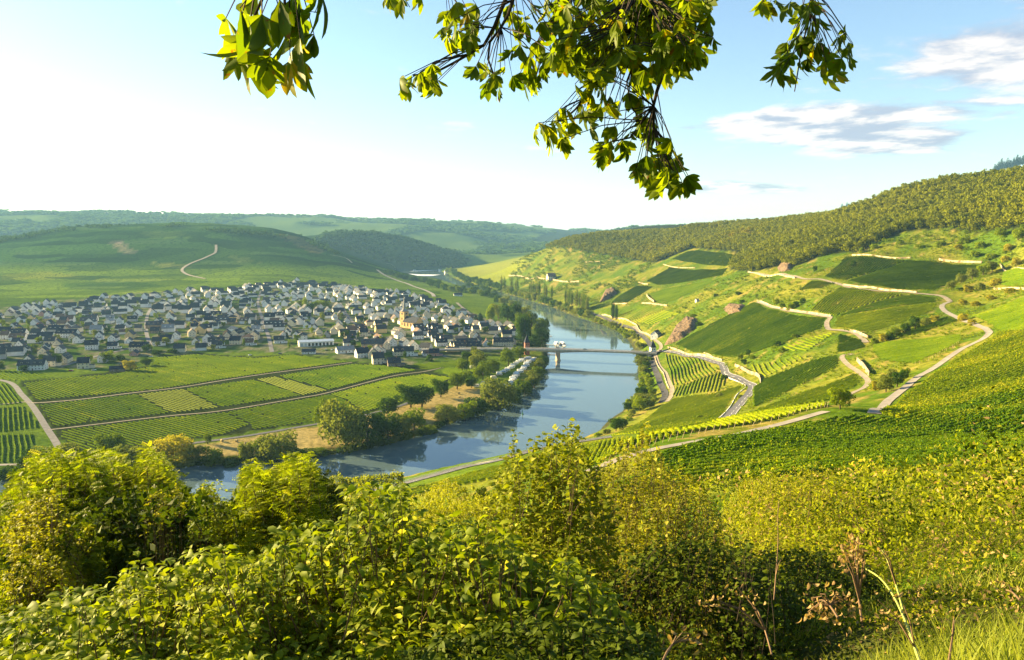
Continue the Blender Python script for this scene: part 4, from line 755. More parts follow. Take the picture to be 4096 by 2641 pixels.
M_SCR2 = [(673, 262), (700, 262), (750, 276), (800, 282), (830, 293), (815, 305), (760, 300), (735, 297), (700, 320), (690, 330), (675, 340), (668, 320), (690, 300), (728, 275), (735, 262)]
along([(150, 471), (171, 469), (240, 463), (300, 459), (340, 454), (369, 449), (400, 442), (429, 433), (445, 425), (473, 417), (500, 406), (522, 395), (533, 387), (541, 377)], 70, 6, 11, ['bush', 'bush', 'round'], ['dark', 'dark', 'green', 'olive'], 1.3, 1, 'in the thick fringe at the left waterline', 'fringe along the left waterline')
along([(641, 360), (643, 370), (644, 387), (643, 396), (636, 404), (627, 412)], 24, 7, 12, ['round', 'bush', 'willow'], ['olive', 'dark', 'light', 'green'], 1.0, 2, 'in the belt at the right waterline', 'belt at the right waterline')
M_ALLR = [(590, 300), (640, 262), (750, 274), (830, 258), (943, 232), (1050, 228), (1050, 330), (985, 345), (930, 385), (880, 420), (760, 415), (650, 436), (655, 405), (675, 370), (665, 340), (640, 325)]
def not_vine(x, y, z):
    u, v, d = project(np.stack([x, y, z], -1)); k = np.ones(len(x), bool)
    for q in RB: k &= ~inpoly(u, v, q[0])
    for q in [R1, R3, [(838, 402), (851, 394), (864, 388), (868, 381), (860, 373.5), (849, 366), (842, 358)], [(950, 302), (937, 295.5), (911, 293), (885, 291.5), (859, 289), (841, 285), (801, 278.5), (748, 272.5)], [(866, 343), (838, 330.5), (828, 329), (827, 322), (830, 318), (801, 313), (757, 302.5)], [(588, 311), (630, 328), (650, 345), (653, 365), (665, 394), (661, 403)], [(653, 338.5), (656, 358), (672, 390), (667, 402)]]: k &= dist_poly(u, v, q, False) > 3.2
    return k & (fbm(x / 14 + 2, y / 14, 3) > .44)
wood('scrub', 'rough tufts and small shrubs between the vineyards of the right slope', samp_px(M_ALLR, 60, 800, 330, 1500, 4.2, 330, 1500, thin=.8, cond=not_vine), 0, 1.5, 3.2, 22, LM['light'], .3, 71)
wood('scrub', 'scattered low shrubs on the rough grassy slope in the middle', samp_px(M_SCR2, 100, 600, 620, 1500, 9, 500, 1600, thin=.5, cond=lambda x, y, z: fbm(x / 30 + 3, y / 30, 3) > .47), 0, 3.2, 5, 50, LM['green'], .25, 17)
M_YEL = [(881, 241), (943, 230), (1050, 226), (1050, 268), (1000, 264), (930, 258), (860, 253)]
wood('scrub', 'yellow green scrub between the forest and the bright upper wall', samp_px(M_YEL, 300, 1000, 600, 1150, 9, 400, 1400, thin=.5, cond=lambda x, y, z: fbm(x / 30 + 8, y / 30, 3) > .47), 0, 5, 7, 60, LM['light'], .22, 27)
M_SPUR = [(300, 246), (318, 238), (345, 225), (405, 228), (445, 244), (470, 262), (462, 268), (420, 268), (385, 263), (345, 250)]
wood('forest', 'dark wooded spur behind the vine hill', samp_px(M_SPUR, -2000, 300, 3000, 4100, 20, 2600, 4300), 0, 17, 26, 16, LM['dark'], .5, 37)
fc = lambda x, y, z: fbm(x / 500, y / 500, 3) < .515
wood('forest', 'distant blue woods along the far ridges', samp_px([(-60, 190), (700, 190), (700, 262), (-60, 262)], -5200, 2400, 4300, 9200, 48, 4200, 9400, cond=fc), 0, 24, 58, 10, LM['dark'], .6, 47)
M_RIM = [(-40, 238), (20, 236), (55, 229), (100, 226.5), (175, 225), (215, 229), (300, 235), (340, 254), (340, 258), (300, 240), (215, 232.5), (175, 228), (100, 229.5), (60, 232), (20, 240), (-40, 248)]
wood('wood_strip', 'dark strip of trees along the top edge of the vine hill', samp_px(M_RIM, -2600, -500, 2500, 3300, 17, 2400, 3300, cond=lambda x, y, z: fbm(x / 160, y / 160, 2) > .45), 0, 11, 17, 22, LM['dark'], .4, 57)
# ================================================================ BUILDINGS
slate = pmat('dark_slate', (.035, .040, .052), .8, .2, .6, spec=.4); slate2 = pmat('grey_slate', (.075, .075, .085), .8, .18, .6, spec=.2); slate3 = pmat('blue_black_slate', (.022, .030, .052), .8, .2, .6, spec=.2); tilebr = pmat('brown_tile', (.16, .095, .07), .8, .2, .6); tilegr = pmat('light_grey_roof', (.26, .25, .24), .7, .12, .5)
WALLC = {'white': pmat('wall_white', (.74, .73, .70), .85, .06, .3), 'cream': pmat('wall_cream', (.66, .58, .42), .85, .07, .3), 'yellow': pmat('wall_yellow', (.62, .47, .22), .85, .07, .3), 'pink': pmat('wall_pink', (.52, .27, .22), .85, .07, .3),
         'grey': pmat('wall_grey', (.38, .37, .36), .9, .1, .3), 'stone': pmat('wall_stone', (.30, .23, .16), .9, .2, .8), 'green': pmat('wall_green', (.30, .40, .26), .85, .07, .3)}
ROOFC = {'dark slate': slate, 'grey slate': slate2, 'blue-black slate': slate3, 'brown tiled': tilebr, 'pale grey': tilegr}
glass = pmat('window_glass', (.03, .035, .045), .15, .1, 1, spec=.6); brick = pmat('chimney_brick', (.30, .16, .11), .9, .15, 2); doorm = pmat('door_wood', (.12, .06, .035), .6, .15, 2); winfr = pmat('window_frame', (.75, .75, .73), .5, .03, 1)
def mesh_of(mb, name, mats):
    o = mb.build(name, mats); me = o.data; bpy.data.objects.remove(o); return me
def house_meshes(L, W, he, hr, hip=False, dormers=0, annex=False):
    """returns list of (name, mesh, sub-parts) in house coordinates; the ridge runs along x"""
    out = []; w_ = MB(); x, y = L / 2, W / 2
    if hip: w_.box(-x, x, -y, y, -2.5, he)
    else:
        V = [(-x, -y, -2.5), (x, -y, -2.5), (x, y, -2.5), (-x, y, -2.5), (-x, -y, he), (x, -y, he), (x, y, he), (-x, y, he), (-x, 0, hr - .12), (x, 0, hr - .12)]
        w_.add(V, [(0, 1, 5, 4), (2, 3, 7, 6), (0, 4, 8, 7, 3), (1, 2, 6, 9, 5), (4, 5, 9, 8), (7, 8, 9, 6)])
    if annex: w_.box(x + .01, x + 4.2, -y * .7, y * .5, -2.5, he * .52)
    out.append(('wall', w_, 'wall'))
    r = MB(); ov_, th = .5, .26; sl = (hr - he) / y; ze = he - ov_ * sl
    if hip:
        q = min(x, y) * .95; V = [(-x - ov_, -y - ov_, he), (x + ov_, -y - ov_, he), (x + ov_, y + ov_, he), (-x - ov_, y + ov_, he), (-x + q, 0, hr), (x - q, 0, hr)]
        V += [(a, b, he + .16) for a, b, c in V[:4]]; r.add(V, [(3, 2, 1, 0), (0, 1, 7, 6), (1, 2, 8, 7), (2, 3, 9, 8), (3, 0, 6, 9), (6, 7, 5, 4), (7, 8, 5), (8, 9, 4, 5), (9, 6, 4)])
    else:
        for s in (-1, 1):
            yy = s * (y + ov_); V = [(-x - .35, yy, ze), (x + .35, yy, ze), (x + .35, 0, hr), (-x - .35, 0, hr), (-x - .35, yy, ze + th), (x + .35, yy, ze + th), (x + .35, 0, hr + th), (-x - .35, 0, hr + th)]
            f = [(0, 1, 2, 3), (7, 6, 5, 4), (0, 4, 5, 1), (1, 5, 6, 2), (3, 7, 4, 0)]; r.add(V, f if s < 0 else [tuple(reversed(q)) for q in f])
    if annex: r.box(x + .02, x + 4.5, -y * .7 - .3, y * .5 + .3, he * .52 + .004, he * .52 + .25)
    out.append(('roof', r, 'roof'))
    for k in range(dormers):
        dx = (k - (dormers - 1) / 2) * L / (dormers + .3); zc = he + (hr - he) * .30; yb = -y * .62
        d = MB(); d.box(dx - .9, dx + .9, yb - .35, yb + y * .55, zc - .4, zc + 1.25); out.append(('dormer', d, 'wall'))
        d = MB(); d.box(dx - 1.05, dx + 1.05, yb - .55, yb + y * .62, zc + 1.255, zc + 1.4); out.append(('dormer_roof', d, 'roof'))
        d = MB(); d.box(dx - .6, dx + .6, yb - .40, yb - .352, zc + .1, zc + 1.05); out.append(('window', d, 'glass'))
    c = MB(); c.box(x * .35, x * .35 + .7, -.55, .15, hr - .6, hr + 1.1); c.box(x * .35 - .08, x * .35 + .78, -.63, .23, hr + 1.104, hr + 1.25); out.append(('chimney', c, 'chim'))
    return out
def window_set(L, W, he, hr, rows=2):
    out = []; x, y = L / 2, W / 2
    n = max(2, int(L / 3))
    for f in range(rows):
        z = 1.0 + f * 2.7
        if z + 1.3 > he - .1: break
        for i in range(n):
            cx = (i - (n - 1) / 2) * (L / n)
            if f == 0 and i == n // 2: out.append(('door', (cx - .5, cx + .5, -y - .05, -y - .003, 0, 2.1), 'y')); continue
            out.append(('window', (cx - .55, cx + .55, -y - .05, -y - .003, z, z + 1.35), 'y'))
        for sx in (-1, 1):
            for cy in (-W * .22, W * .22):
                a, b = (x + .003, x + .05) if sx > 0 else (-x - .05, -x - .003)
                out.append(('window', (a, b, cy - .5, cy + .5, z, z + 1.35), 'x'))
    if he + 2.0 < hr - .4:
        for sx in (-1, 1):
            a, b = (x + .003, x + .05) if sx > 0 else (-x - .05, -x - .003); out.append(('window', (a, b, -.45, .45, he + .5, he + 1.6), 'x'))
    return out
TYPES = []
for (L, W, he, hr, hip, dm, an) in [(13, 9.5, 5.2, 9.9, 0, 0, 0), (15, 10, 5.0, 9.8, 0, 2, 0), (12, 9, 4.0, 8.6, 0, 1, 1), (13, 11, 5.6, 9.2, 1, 0, 0), (20, 10.5, 5.2, 10.0, 0, 3, 0), (10, 8.5, 5.8, 10.4, 0, 0, 1), (17, 9, 3.2, 6.4, 0, 0, 0), (15, 12, 6.2, 11.6, 0, 1, 0), (25, 11, 5.6, 10.4, 0, 4, 0)]:
    parts = [(nm, mesh_of(mb, nm, [WALLC['white'] if k == 'wall' else slate if k == 'roof' else glass if k == 'glass' else brick]), k) for nm, mb, k in house_meshes(L, W, he, hr, hip, dm, an)]
    wins = []
    for nm, b, ax in window_set(L, W, he, hr):
        m = MB(); m.box(*b); g_ = list(b)
        wm = mesh_of(m, nm, [winfr if nm == 'window' else doorm]); pm = None
        if nm == 'window':
            if ax == 'y': g_[0] += .12; g_[1] -= .12; g_[2] -= .02; g_[3] = b[2] - .003
            else: g_[2] += .12; g_[3] -= .12; (g_.__setitem__(0, b[1] + .003), g_.__setitem__(1, b[1] + .02)) if b[0] > 0 else (g_.__setitem__(1, b[0] - .003), g_.__setitem__(0, b[0] - .02))
            g_[4] += .12; g_[5] -= .12; m = MB(); m.box(*g_); pm = mesh_of(m, 'pane', [glass])
        wins.append((nm, wm, pm))
    TYPES.append((L, W, he, hr, parts, wins))
def ob(name, me, parent, mat=None):
    o = bpy.data.objects.new(name, me); C.objects.link(o); o.parent = parent
    if mat: o.material_slots[0].link = 'OBJECT'; o.material_slots[0].material = mat
    return o
def house(P, ang, ty, wc, rc, sc=1.0, detail=2, name='house'):
    L, W, he, hr, parts, wins = TYPES[ty]; r = empty(name, P, ang); r.scale = (sc, sc, sc)
    for nm, me, k in parts:
        if detail == 0 and nm not in ('wall', 'roof'): continue
        if detail == 1 and nm in ('window', 'dormer_roof'): continue
        ob(nm, me, r, {'wall': WALLC[wc], 'roof': ROOFC[rc]}.get(k))
    if detail == 2:
        for nm, wm, pm in wins:
            o = ob(nm, wm, r)
            if pm: ob('pane', pm, o)
    return r
M_HOUSE = [(-30, 368), (8, 367), (30, 369), (84, 366), (117, 367), (130, 356), (162, 353), (201, 352), (253, 350), (285, 350), (309, 351), (335, 354), (374, 361), (400, 364), (413, 357), (446, 357), (474, 351), (500, 346), (514, 343), (516, 333), (504, 325), (480, 324), (462, 312), (446, 305), (407, 294), (377, 290.5), (350, 288), (329, 285.5), (298, 281.5), (275, 285),
           (256, 285.5), (225, 291), (184, 290), (156, 296), (97, 297), (73, 308), (36, 303), (19, 307), (0, 316), (-30, 317)]
KEEP = []        # cleared ground: (u, v, radius px)
hall_c = ground(316, 345); church_c = ground(404.5, 327)
def far_from(p, q, d): return (p[0] - q[0]) ** 2 + (p[1] - q[1]) ** 2 > d * d
# poisson scatter in the world, spacing grows with distance
xs = RNG.uniform(-1150, 60, 60000); ys = RNG.uniform(760, 2300, 60000); zs = Hf(xs, ys); uu, vv, dd_ = project(np.stack([xs, ys, zs], -1)); ok = inpoly(uu, vv, M_HOUSE)
xs, ys, zs, uu, vv = xs[ok], ys[ok], zs[ok], uu[ok], vv[ok]
SPOTS = []
sdm = np.min([dist_poly(xs, ys, q[:, :2], False) for q in VLN], axis=0); kk_ = sdm > 9.0; xs, ys, zs, uu, vv = xs[kk_], ys[kk_], zs[kk_], uu[kk_], vv[kk_]
for i in range(len(xs)):
    p = (xs[i], ys[i]); 
    if not far_from(p, hall_c, 44) or not far_from(p, church_c, 34) or (abs(p[0] - church_c[0]) < 22 and -70 < p[1] - church_c[1] < 0) or (275 < uu[i] < 345 and 347 < vv[i] < 354): continue
    if abs(uu[i] - 300) < 70 and 348 < vv[i] < 356: continue
    loose = uu[i] < 140 and vv[i] > 318
    d = (20 if loose else 14.6) * (1 + max(0, ys[i] - 900) / 1500)
    if all(far_from(p, q, d) for q in SPOTS): SPOTS.append((xs[i], ys[i], zs[i], uu[i], vv[i]))
    if len(SPOTS) > 640: break
SPOTS.sort(key=lambda q: q[1]); print('houses', len(SPOTS))
near_n = min(292, len(SPOTS))
def pick_colors(x, y):
    a = random.random(); wc = 'white' if a < .62 else 'cream' if a < .84 else 'yellow' if a < .90 else 'grey' if a < .95 else 'stone' if a < .98 else 'pink'
    b = random.random(); rc = 'dark slate' if b < .45 else 'blue-black slate' if b < .70 else 'grey slate' if b < .88 else 'brown tiled' if b < .95 else 'pale grey'
    return wc, rc
def angle_at(x, y):
    base = 18 + 40 * (vnoise(x / 160 + 3, y / 160) - .5) + random.gauss(0, 5)
    return R(base + (90 if vnoise(x / 55, y / 55 + 9) > .5 else 0) + (180 if random.random() < .3 else 0))
HS = []
for i in range(near_n):
    x, y, z, u, v = SPOTS[i]; ty = random.choices(range(9), [5, 4, 4, 2, 2.2, 3, 1.6, 1.5, .8])[0]; wc, rc = pick_colors(x, y); ang = float(angle_at(x, y)); sc = random.uniform(.9, 1.08) * (1 + max(0, y - 1100) / 4000)
    r = house((x, y, z), ang, ty, wc, rc, sc, 2 if y < 990 else 1 if y < 1250 else 0); HS.append((r, u, v, wc, rc, ty))
SH = ['gabled', 'dormered', 'low gabled', 'hip-roofed', 'long dormered', 'tall narrow', 'low long', 'big broad', 'very long']
rows = [HS[i:i + 20] for i in range(0, len(HS), 20)]
for k, row in enumerate(rows):
    row.sort(key=lambda q: q[1])
    for j, (r, u, v, wc, rc, ty) in enumerate(row):
        tag(r, f'{wc} {SH[ty]} house, {rc} roof, {ordn(j)} from left, {ordn(k)} row from front', 'house', 'houses of the village')
# the rest of the village, beyond three hundred houses, as one mass
def far_village(sp):
    Vw, Fw, Vr, Fr = [], [], [], []; wm_ = MB(); rm = MB()
    for x, y, z, u, v in sp:
        ty = random.choice([0, 1, 2, 5, 6, 3]); L, W, he, hr = TYPES[ty][:4]; a = float(angle_at(x, y)); c, s = math.cos(a), math.sin(a); sc = random.uniform(1.0, 1.3)
        for src, dst in ((0, wm_), (1, rm)):
            me = TYPES[ty][4][src][1]; V = np.array([q.co[:] for q in me.vertices]) * sc; Vt = np.stack([V[:, 0] * c - V[:, 1] * s + x, V[:, 0] * s + V[:, 1] * c + y, V[:, 2] + z], 1)
            dst.add(Vt, [tuple(p.vertices) for p in me.polygons])
    root = empty('village_houses', (sp[0][0], sp[0][1], 0), 0); root['kind'] = 'stuff'; tag(root, 'mass of small pale houses at the far edge of the village', 'houses')
    for mb, nm, mt in ((wm_, 'wall', WALLC['white']), (rm, 'roof', slate)):
        for V in mb.V: V -= np.array([sp[0][0], sp[0][1], 0])
        o = mb.build(nm, mt, root); o['kind'] = 'stuff'
if len(SPOTS) > near_n: far_village(SPOTS[near_n:])
# village gardens
gl = []
for i in range(len(xs)):
    if len(gl) >= 330: break
    p = (xs[i], ys[i])
    if random.random() < .5 and all(far_from(p, q, 7.5) for q in SPOTS) and all(far_from(p, q, 12) for q in gl) and far_from(p, hall_c, 30) and far_from(p, church_c, 16):
        if ys[i] > 1500 and random.random() < .5: continue
        gl.append((xs[i], ys[i], uu[i], vv[i]))
git = []
for x, y, u, v in gl:
    H = random.uniform(4.5, 11); k = random.choices(['round', 'bush', 'conifer', 'poplar'], [7, 2, 1.2, .3])[0]; h = H * F_PX / y
    git.append((u, v, h, h * (.9 if k == 'round' else 1.2 if k == 'bush' else .45), k, 'pine' if k == 'conifer' else random.choice(['dark', 'green', 'green', 'light', 'olive'])))
git.sort(key=lambda q: -q[1]); tree_group(git[:150], 'among the village houses', 'trees in the village gardens')
rest = np.array([ground(q[0], q[1]) for q in git[150:]])
wood('garden_trees', 'many small garden trees between the farther village houses', lambda n: rest, 0, 8, 8.5, 160, LM['green'], .14, 91)
tree_group([(106, 362, 12, 15, 'round', 'light'), (131, 371, 12, 14, 'round', 'yellow'), (57, 365, 13, 11, 'round', 'dark'), (146, 366, 9, 14, 'round', 'dark'), (120, 361, 8, 12, 'bush', 'dark'), (158, 355, 6, 12, 'bush', 'dark'), (172, 353, 5, 12, 'bush', 'dark'), (0, 371, 11, 9, 'round', 'dark'), (24, 372, 8, 9, 'bush', 'dark'), (305, 309, 12, 6, 'poplar', 'light'), (318, 309, 10, 13, 'round', 'light'), (325, 308, 9, 9, 'round', 'green'), (310, 311, 10, 9, 'round', 'dark'), (300, 308, 9, 9, 'round', 'green'), (345, 339, 9, 11, 'round', 'dark'), (352, 341, 6, 8, 'bush', 'dark'), (405, 358, 7, 4, 'poplar', 'dark'), (467, 361, 11, 11, 'willow', 'dark'), (474, 358, 12, 7, 'willow', 'olive'), (430, 361, 8, 9, 'bush', 'dark')],
           'at the edge of the village', 'trees at the village edge')

# ---- the church
sand = pmat('yellow_sandstone', (.60, .40, .18), .85, .12, .4, bump=.3, bscale=2); redst = pmat('red_sandstone', (.36, .13, .09), .85, .12, .5); clockm = pmat('clock_face', (.05, .05, .05), .4, .05, 1)
def church():
    c = church_c; r = empty('church', c, R(-40), 'yellow sandstone village church with slate spire, clock and dark nave roof', 'church'); r.scale = (1.3, 1.3, 1.1)
    t = MB(); t.box(-3.6, 3.6, -3.6, 3.6, -2, 21.5)
    for z in (7.5, 14.5, 21): t.box(-3.85, 3.85, -3.85, 3.85, z, z + .5)
    tw = t.build('tower', sand, r)
    s = MB(); s.cone((0, 0, 21.52), 5.0, 2.0, 3.4, 8, R(22.5)); s.cone((0, 0, 24.93), 2.0, .12, 17.5, 8, R(22.5)); sp = s.build('spire', tilegr, r); s2 = MB(); s2.tube([(0, 0, 42), (0, 0, 45)], .12); s2.tube([(-.7, 0, 44), (.7, 0, 44)], .1); s2.build('cross', galv, sp)
    for k, (dx, dy) in enumerate(((0, -1), (-1, 0), (1, 0))):
        d = MB(); ax = 'y' if dx == 0 else 'x'; cx, cy = dx * 3.9, dy * 3.9; V = []; n_ = 20
        for q in range(n_):
            a = 2 * math.pi * q / n_; e = 1.15
            for off in (0, .12): V.append((cx + off * dx, e * math.cos(a) + cy if ax == 'x' else cy + off * dy, 18.6 + e * math.sin(a)) if ax == 'x' else (e * math.cos(a) + cx, cy + off * dy, 18.6 + e * math.sin(a)))
        Fc = [tuple(range(0, 2 * n_, 2)), tuple(range(1, 2 * n_, 2))] + [(2 * q, 2 * q + 1, (2 * q + 3) % (2 * n_), (2 * q + 2) % (2 * n_)) for q in range(n_)]
        cl = d.add(V, Fc).build('clock', clockm, r)
        h = MB()
        if ax == 'y': h.box(-.06, .06, -4.07, -4.03, 18.6, 19.5); h.box(0, .6, -4.07, -4.03, 18.55, 18.67); h.build('clock_hands', white, cl)
        for z in (10.2, 3.2):
            w_ = MB(); w_.box(*((-.8, .8, -3.66, -3.603) if ax == 'y' else ((3.603, 3.66, -.8, .8) if dx > 0 else (-3.66, -3.603, -.8, .8))), z, z + 2.8); w_.build('window', glass, r)
    n_ = MB(); x0, x1, y_, he, hr = 3.61, 25, 5.6, 8.5, 15; V = [(x0, -y_, -2), (x1, -y_, -2), (x1, y_, -2), (x0, y_, -2), (x0, -y_, he), (x1, -y_, he), (x1, y_, he), (x0, y_, he), (x0, 0, hr), (x1, 0, hr)]
    n_.add(V, [(0, 1, 5, 4), (2, 3, 7, 6), (0, 4, 8, 7, 3), (1, 2, 6, 9, 5), (4, 5, 9, 8), (7, 8, 9, 6)]); n_.build('nave', sand, r)
    rf = MB()
    for s in (-1, 1):
        yy = s * 6.2; V = [(x0 - .2, yy, he - .6), (x1 + .5, yy, he - .6), (x1 + .5, 0, hr + .1), (x0 - .2, 0, hr + .1), (x0 - .2, yy, he - .25), (x1 + .5, yy, he - .25), (x1 + .5, 0, hr + .45), (x0 - .2, 0, hr + .45)]; f = [(0, 1, 2, 3), (7, 6, 5, 4), (0, 4, 5, 1), (1, 5, 6, 2), (3, 7, 4, 0)]; rf.add(V, f if s < 0 else [tuple(reversed(q)) for q in f])
    rf.build('roof', slate3, r)
    for k in range(4):
        w_ = MB(); w_.box(6 + k * 5, 7.6 + k * 5, -5.66, -5.603, 2.5, 6.8); w_.build('window', glass, r)
church()
# ---- the long hall
def hall():
    r = empty('industrial_hall', hall_c, R(22), 'long white hall with pale grey metal roof and dark door bays', 'hall'); L, W, h = 42, 15, 5.2
    w_ = MB(); w_.add([(-L / 2, -W / 2, -2), (L / 2, -W / 2, -2), (L / 2, W / 2, -2), (-L / 2, W / 2, -2), (-L / 2, -W / 2, h), (L / 2, -W / 2, h), (L / 2, W / 2, h), (-L / 2, W / 2, h), (-L / 2, 0, h + 1.7), (L / 2, 0, h + 1.7)], [(0, 1, 5, 4), (2, 3, 7, 6), (0, 4, 8, 7, 3), (1, 2, 6, 9, 5), (4, 5, 9, 8), (7, 8, 9, 6)]); w_.build('wall', WALLC['white'], r)
    rf = MB()
    for s in (-1, 1):
        yy = s * (W / 2 + .6); V = [(-L / 2 - .4, yy, h - .14), (L / 2 + .4, yy, h - .14), (L / 2 + .4, 0, h + 1.72), (-L / 2 - .4, 0, h + 1.72), (-L / 2 - .4, yy, h + .1), (L / 2 + .4, yy, h + .1), (L / 2 + .4, 0, h + 1.95), (-L / 2 - .4, 0, h + 1.95)]; f = [(0, 1, 2, 3), (7, 6, 5, 4), (0, 4, 5, 1), (1, 5, 6, 2), (3, 7, 4, 0)]; rf.add(V, f if s < 0 else [tuple(reversed(q)) for q in f])
    rf.build('roof', pmat('pale_metal_roof', (.50, .56, .62), .45, .05, .3, metal=.2), r)
    for k in range(9):
        d = MB(); d.box(-L / 2 + 2 + k * 4.4, -L / 2 + 4.6 + k * 4.4, -W / 2 - .06, -W / 2 - .003, .1, 3.8); d.build('bay_door', glass if k > 1 else pmat('grey_door', (.35, .42, .45), .6, .05, 1), r)
    d = MB(); d.box(-L / 2 - .06, -L / 2 - .003, -2.2, 2.2, .1, 4.2); d.build('bay_door', doorm, r)
hall()
house(ground(309, 353.5), R(8), 6, 'white', 'dark slate', .9, 2, 'house'); tag(bpy.data.objects[-1] if False else [o for o in C.objects if o.name.startswith('house') and o.parent is None][-1], None)
def special(u, v, ang, ty, wc, rc, sc, label, cat='house', name='house'):
    r = house(ground(u, v), R(ang), ty, wc, rc, sc, 2, name); return tag(r, label, cat)
for o in [o for o in C.objects if o.parent is None and o.name.startswith('house') and 'label' not in o]: tag(o, 'low white shed-like house in front of the long hall', 'house')
special(378, 363.5, 20, 5, 'cream', 'dark slate', 1.2, 'tall cream block with three window rows at the front edge of the village')
special(394, 366, 15, 2, 'stone', 'dark slate', 1.1, 'brown stone barn on the front corner above the vineyards', 'barn', 'barn')
special(362, 357, 30, 0, 'white', 'blue-black slate', 1.1, 'white gabled house left of the tall cream block')
special(345, 352.5, 28, 6, 'white', 'pale grey', 1.2, 'white flat-looking winery shed beside the white gabled house', 'shed', 'winery_shed')
special(373, 348, 12, 8, 'stone', 'grey slate', 1.1, 'long stone barn with a big grey roof behind the cream block', 'barn', 'barn')
special(402, 355, 18, 4, 'cream', 'blue-black slate', 1.0, 'cream dormered house with balconies behind the stone barn')
special(434, 355.5, 10, 2, 'pink', 'blue-black slate', .95, 'pink red house at the right front corner of the village')
special(426, 351, -20, 0, 'white', 'dark slate', 1.0, 'bright white gabled house behind the pink house')
special(462, 345, -15, 7, 'green', 'dark slate', 1.0, 'pale green house with a high slate roof near the bridge ramp')
special(118, 371, 15, 6, 'stone', 'blue-black slate', .85, 'brown wooden hut with dark roof in front of the left houses', 'hut', 'hut')
special(84, 368, 20, 5, 'cream', 'blue-black slate', 1.1, 'cream corner house nearest the farm vineyards')
special(33, 369.5, 12, 8, 'white', 'dark slate', 1.0, 'long white terrace at the left front of the village')
special(503, 345.5, 8, 8, 'cream', 'dark slate', 1.0, 'long cream hotel with dark roof beside the left bridge tower', 'hotel', 'hotel')
special(656, 337.5, 60, 1, 'white', 'blue-black slate', .95, 'white villa with black roof on the right bank above the bridge', 'villa', 'villa')
special(446, 272.5, 30, 1, 'white', 'grey slate', .9, 'lonely white house by the far river bend')
special(440, 270.5, 50, 0, 'white', 'grey slate', .9, 'white farmhouse left of the lonely house at the far bend')
special(456, 274.5, 10, 0, 'white', 'dark slate', .9, 'little white house among trees across the far river')
special(458, 296, 10, 6, 'white', 'dark slate', 1.2, 'little white house in the fields beyond the church')
special(551, 279.5, 20, 0, 'cream', 'brown tiled', 1.7, 'small cream vineyard house on the far white terrace wall')
hut_ = special(697, 302, 20, 5, 'white', 'pale grey', .45, 'tiny white hut on the rough slope above the rock', 'hut', 'vineyard_hut')

# ================================================================ BRIDGE
PL = at_z(421, 349.5, 12.5); PA = at_z(492, 348.3, 13.6); PB = at_z(558, 348.6, 14.2); PC = at_z(657, 352.3, 14.0)
def bridge():
    r = empty('bridge', PB * [1, 1, 0], 0, 'long concrete bridge crossing the river on one tall pier', 'bridge'); o0 = PB * [1, 1, 0]
    line = np.array([PL, PA, PB, PC]); s = np.concatenate([[0], np.cumsum(np.linalg.norm(np.diff(line, axis=0), axis=1))]); q = np.linspace(0, s[-1], 90); L = np.stack([np.interp(q, s, line[:, k]) for k in range(3)], 1); T = unit(np.gradient(L[:, :2], axis=0)); N = np.stack([-T[:, 1], T[:, 0]], 1)
    dp = np.abs(q - s[2]); dpa = np.minimum(dp, np.abs(q - s[3])); dep = 2.1 + 2.6 * np.clip(1 - dp / 52, 0, 1) ** 2 + .9 * np.clip(1 - np.abs(q - s[3] + 4) / 34, 0, 1) ** 2
    V = []
    for off, top in ((-5, 0), (5, 0), (5, .55), (3.2, 1), (-3.2, 1), (-5, .55)):
        z = L[:, 2] - (0 if top == 0 else .55 if top == .55 else 0) - (dep if top == 1 else 0); V.append(np.column_stack([L[:, :2] + N * off, z]))
    V = np.stack(V, 1) - o0; i = np.arange(89)[:, None] * 6; F = np.concatenate([i + np.array([a, (a + 1) % 6, (a + 1) % 6 + 6, a + 6]) for a in range(6)]); mk('deck', V.reshape(-1, 3), F, conc, r)
    V = np.stack([np.column_stack([L[:, :2] + N * off, L[:, 2] + .03]) for off in (-3.6, 3.6)], 1) - o0; i = np.arange(89)[:, None] * 2; mk('carriageway', V.reshape(-1, 3), i + np.array([0, 1, 3, 2]), asphalt, r)
    for sd_ in (-4.7, 4.7):
        m = MB(); P = np.column_stack([L[:, :2] + N * sd_, L[:, 2]]) - o0
        for h in (.45, .8, 1.1): m.tube([p + [0, 0, h] for p in P[::4]], .05, 4)
        for p in P[::2]: m.box(p[0] - .05, p[0] + .05, p[1] - .05, p[1] + .05, p[2], p[2] + 1.1)
        m.build('railing', galv, r)
    m = MB(); a = math.atan2(T[50, 1], T[50, 0]); 
    for w0, z0, z1 in ((3.2, -6, 1.0), (2.5, 1.0, L[45, 2] - 3.5)):
        V = [(-w0, -1.0, z0), (-w0 * .5, -5.5, z0), (w0 * .5, -5.5, z0), (w0, -1.0, z0), (w0, 4, z0), (0, 6, z0), (-w0, 4, z0)]; V += [(x, y, z1) for x, y, z in V]; m.add(V, [tuple(range(6, -1, -1)), tuple(range(7, 14))] + [(k, (k + 1) % 7, (k + 1) % 7 + 7, k + 7) for k in range(7)])
    m.box(-3.4, 3.4, -6, 5.6, L[45, 2] - 3.6, L[45, 2] - 2.6); pr = m.build('pier', pmat('pier_stone', (.42, .33, .24), .9, .15, .4, bump=.3, bscale=1), r)
    m = MB(); m.box(-2.6, 2.6, 5.1, 7.2, 10, 15.2); m.build('pier_head', conc, r)
    pc = PC - o0; m = MB(); k = pc + (PB - PC) / np.linalg.norm(PB - PC) * 9; m.box(k[0] - 1.4, k[0] + 1.4, k[1] - 4, k[1] + 4, -6, 11); m.build('pier', conc, r)
    m = MB(); k = pc + [3, 0, 0]; m.box(k[0] - 2, k[0] + 7, k[1] - 5.4, k[1] + 5.4, -6, 12.0); m.build('abutment', conc, r)
    return L
BL = bridge()
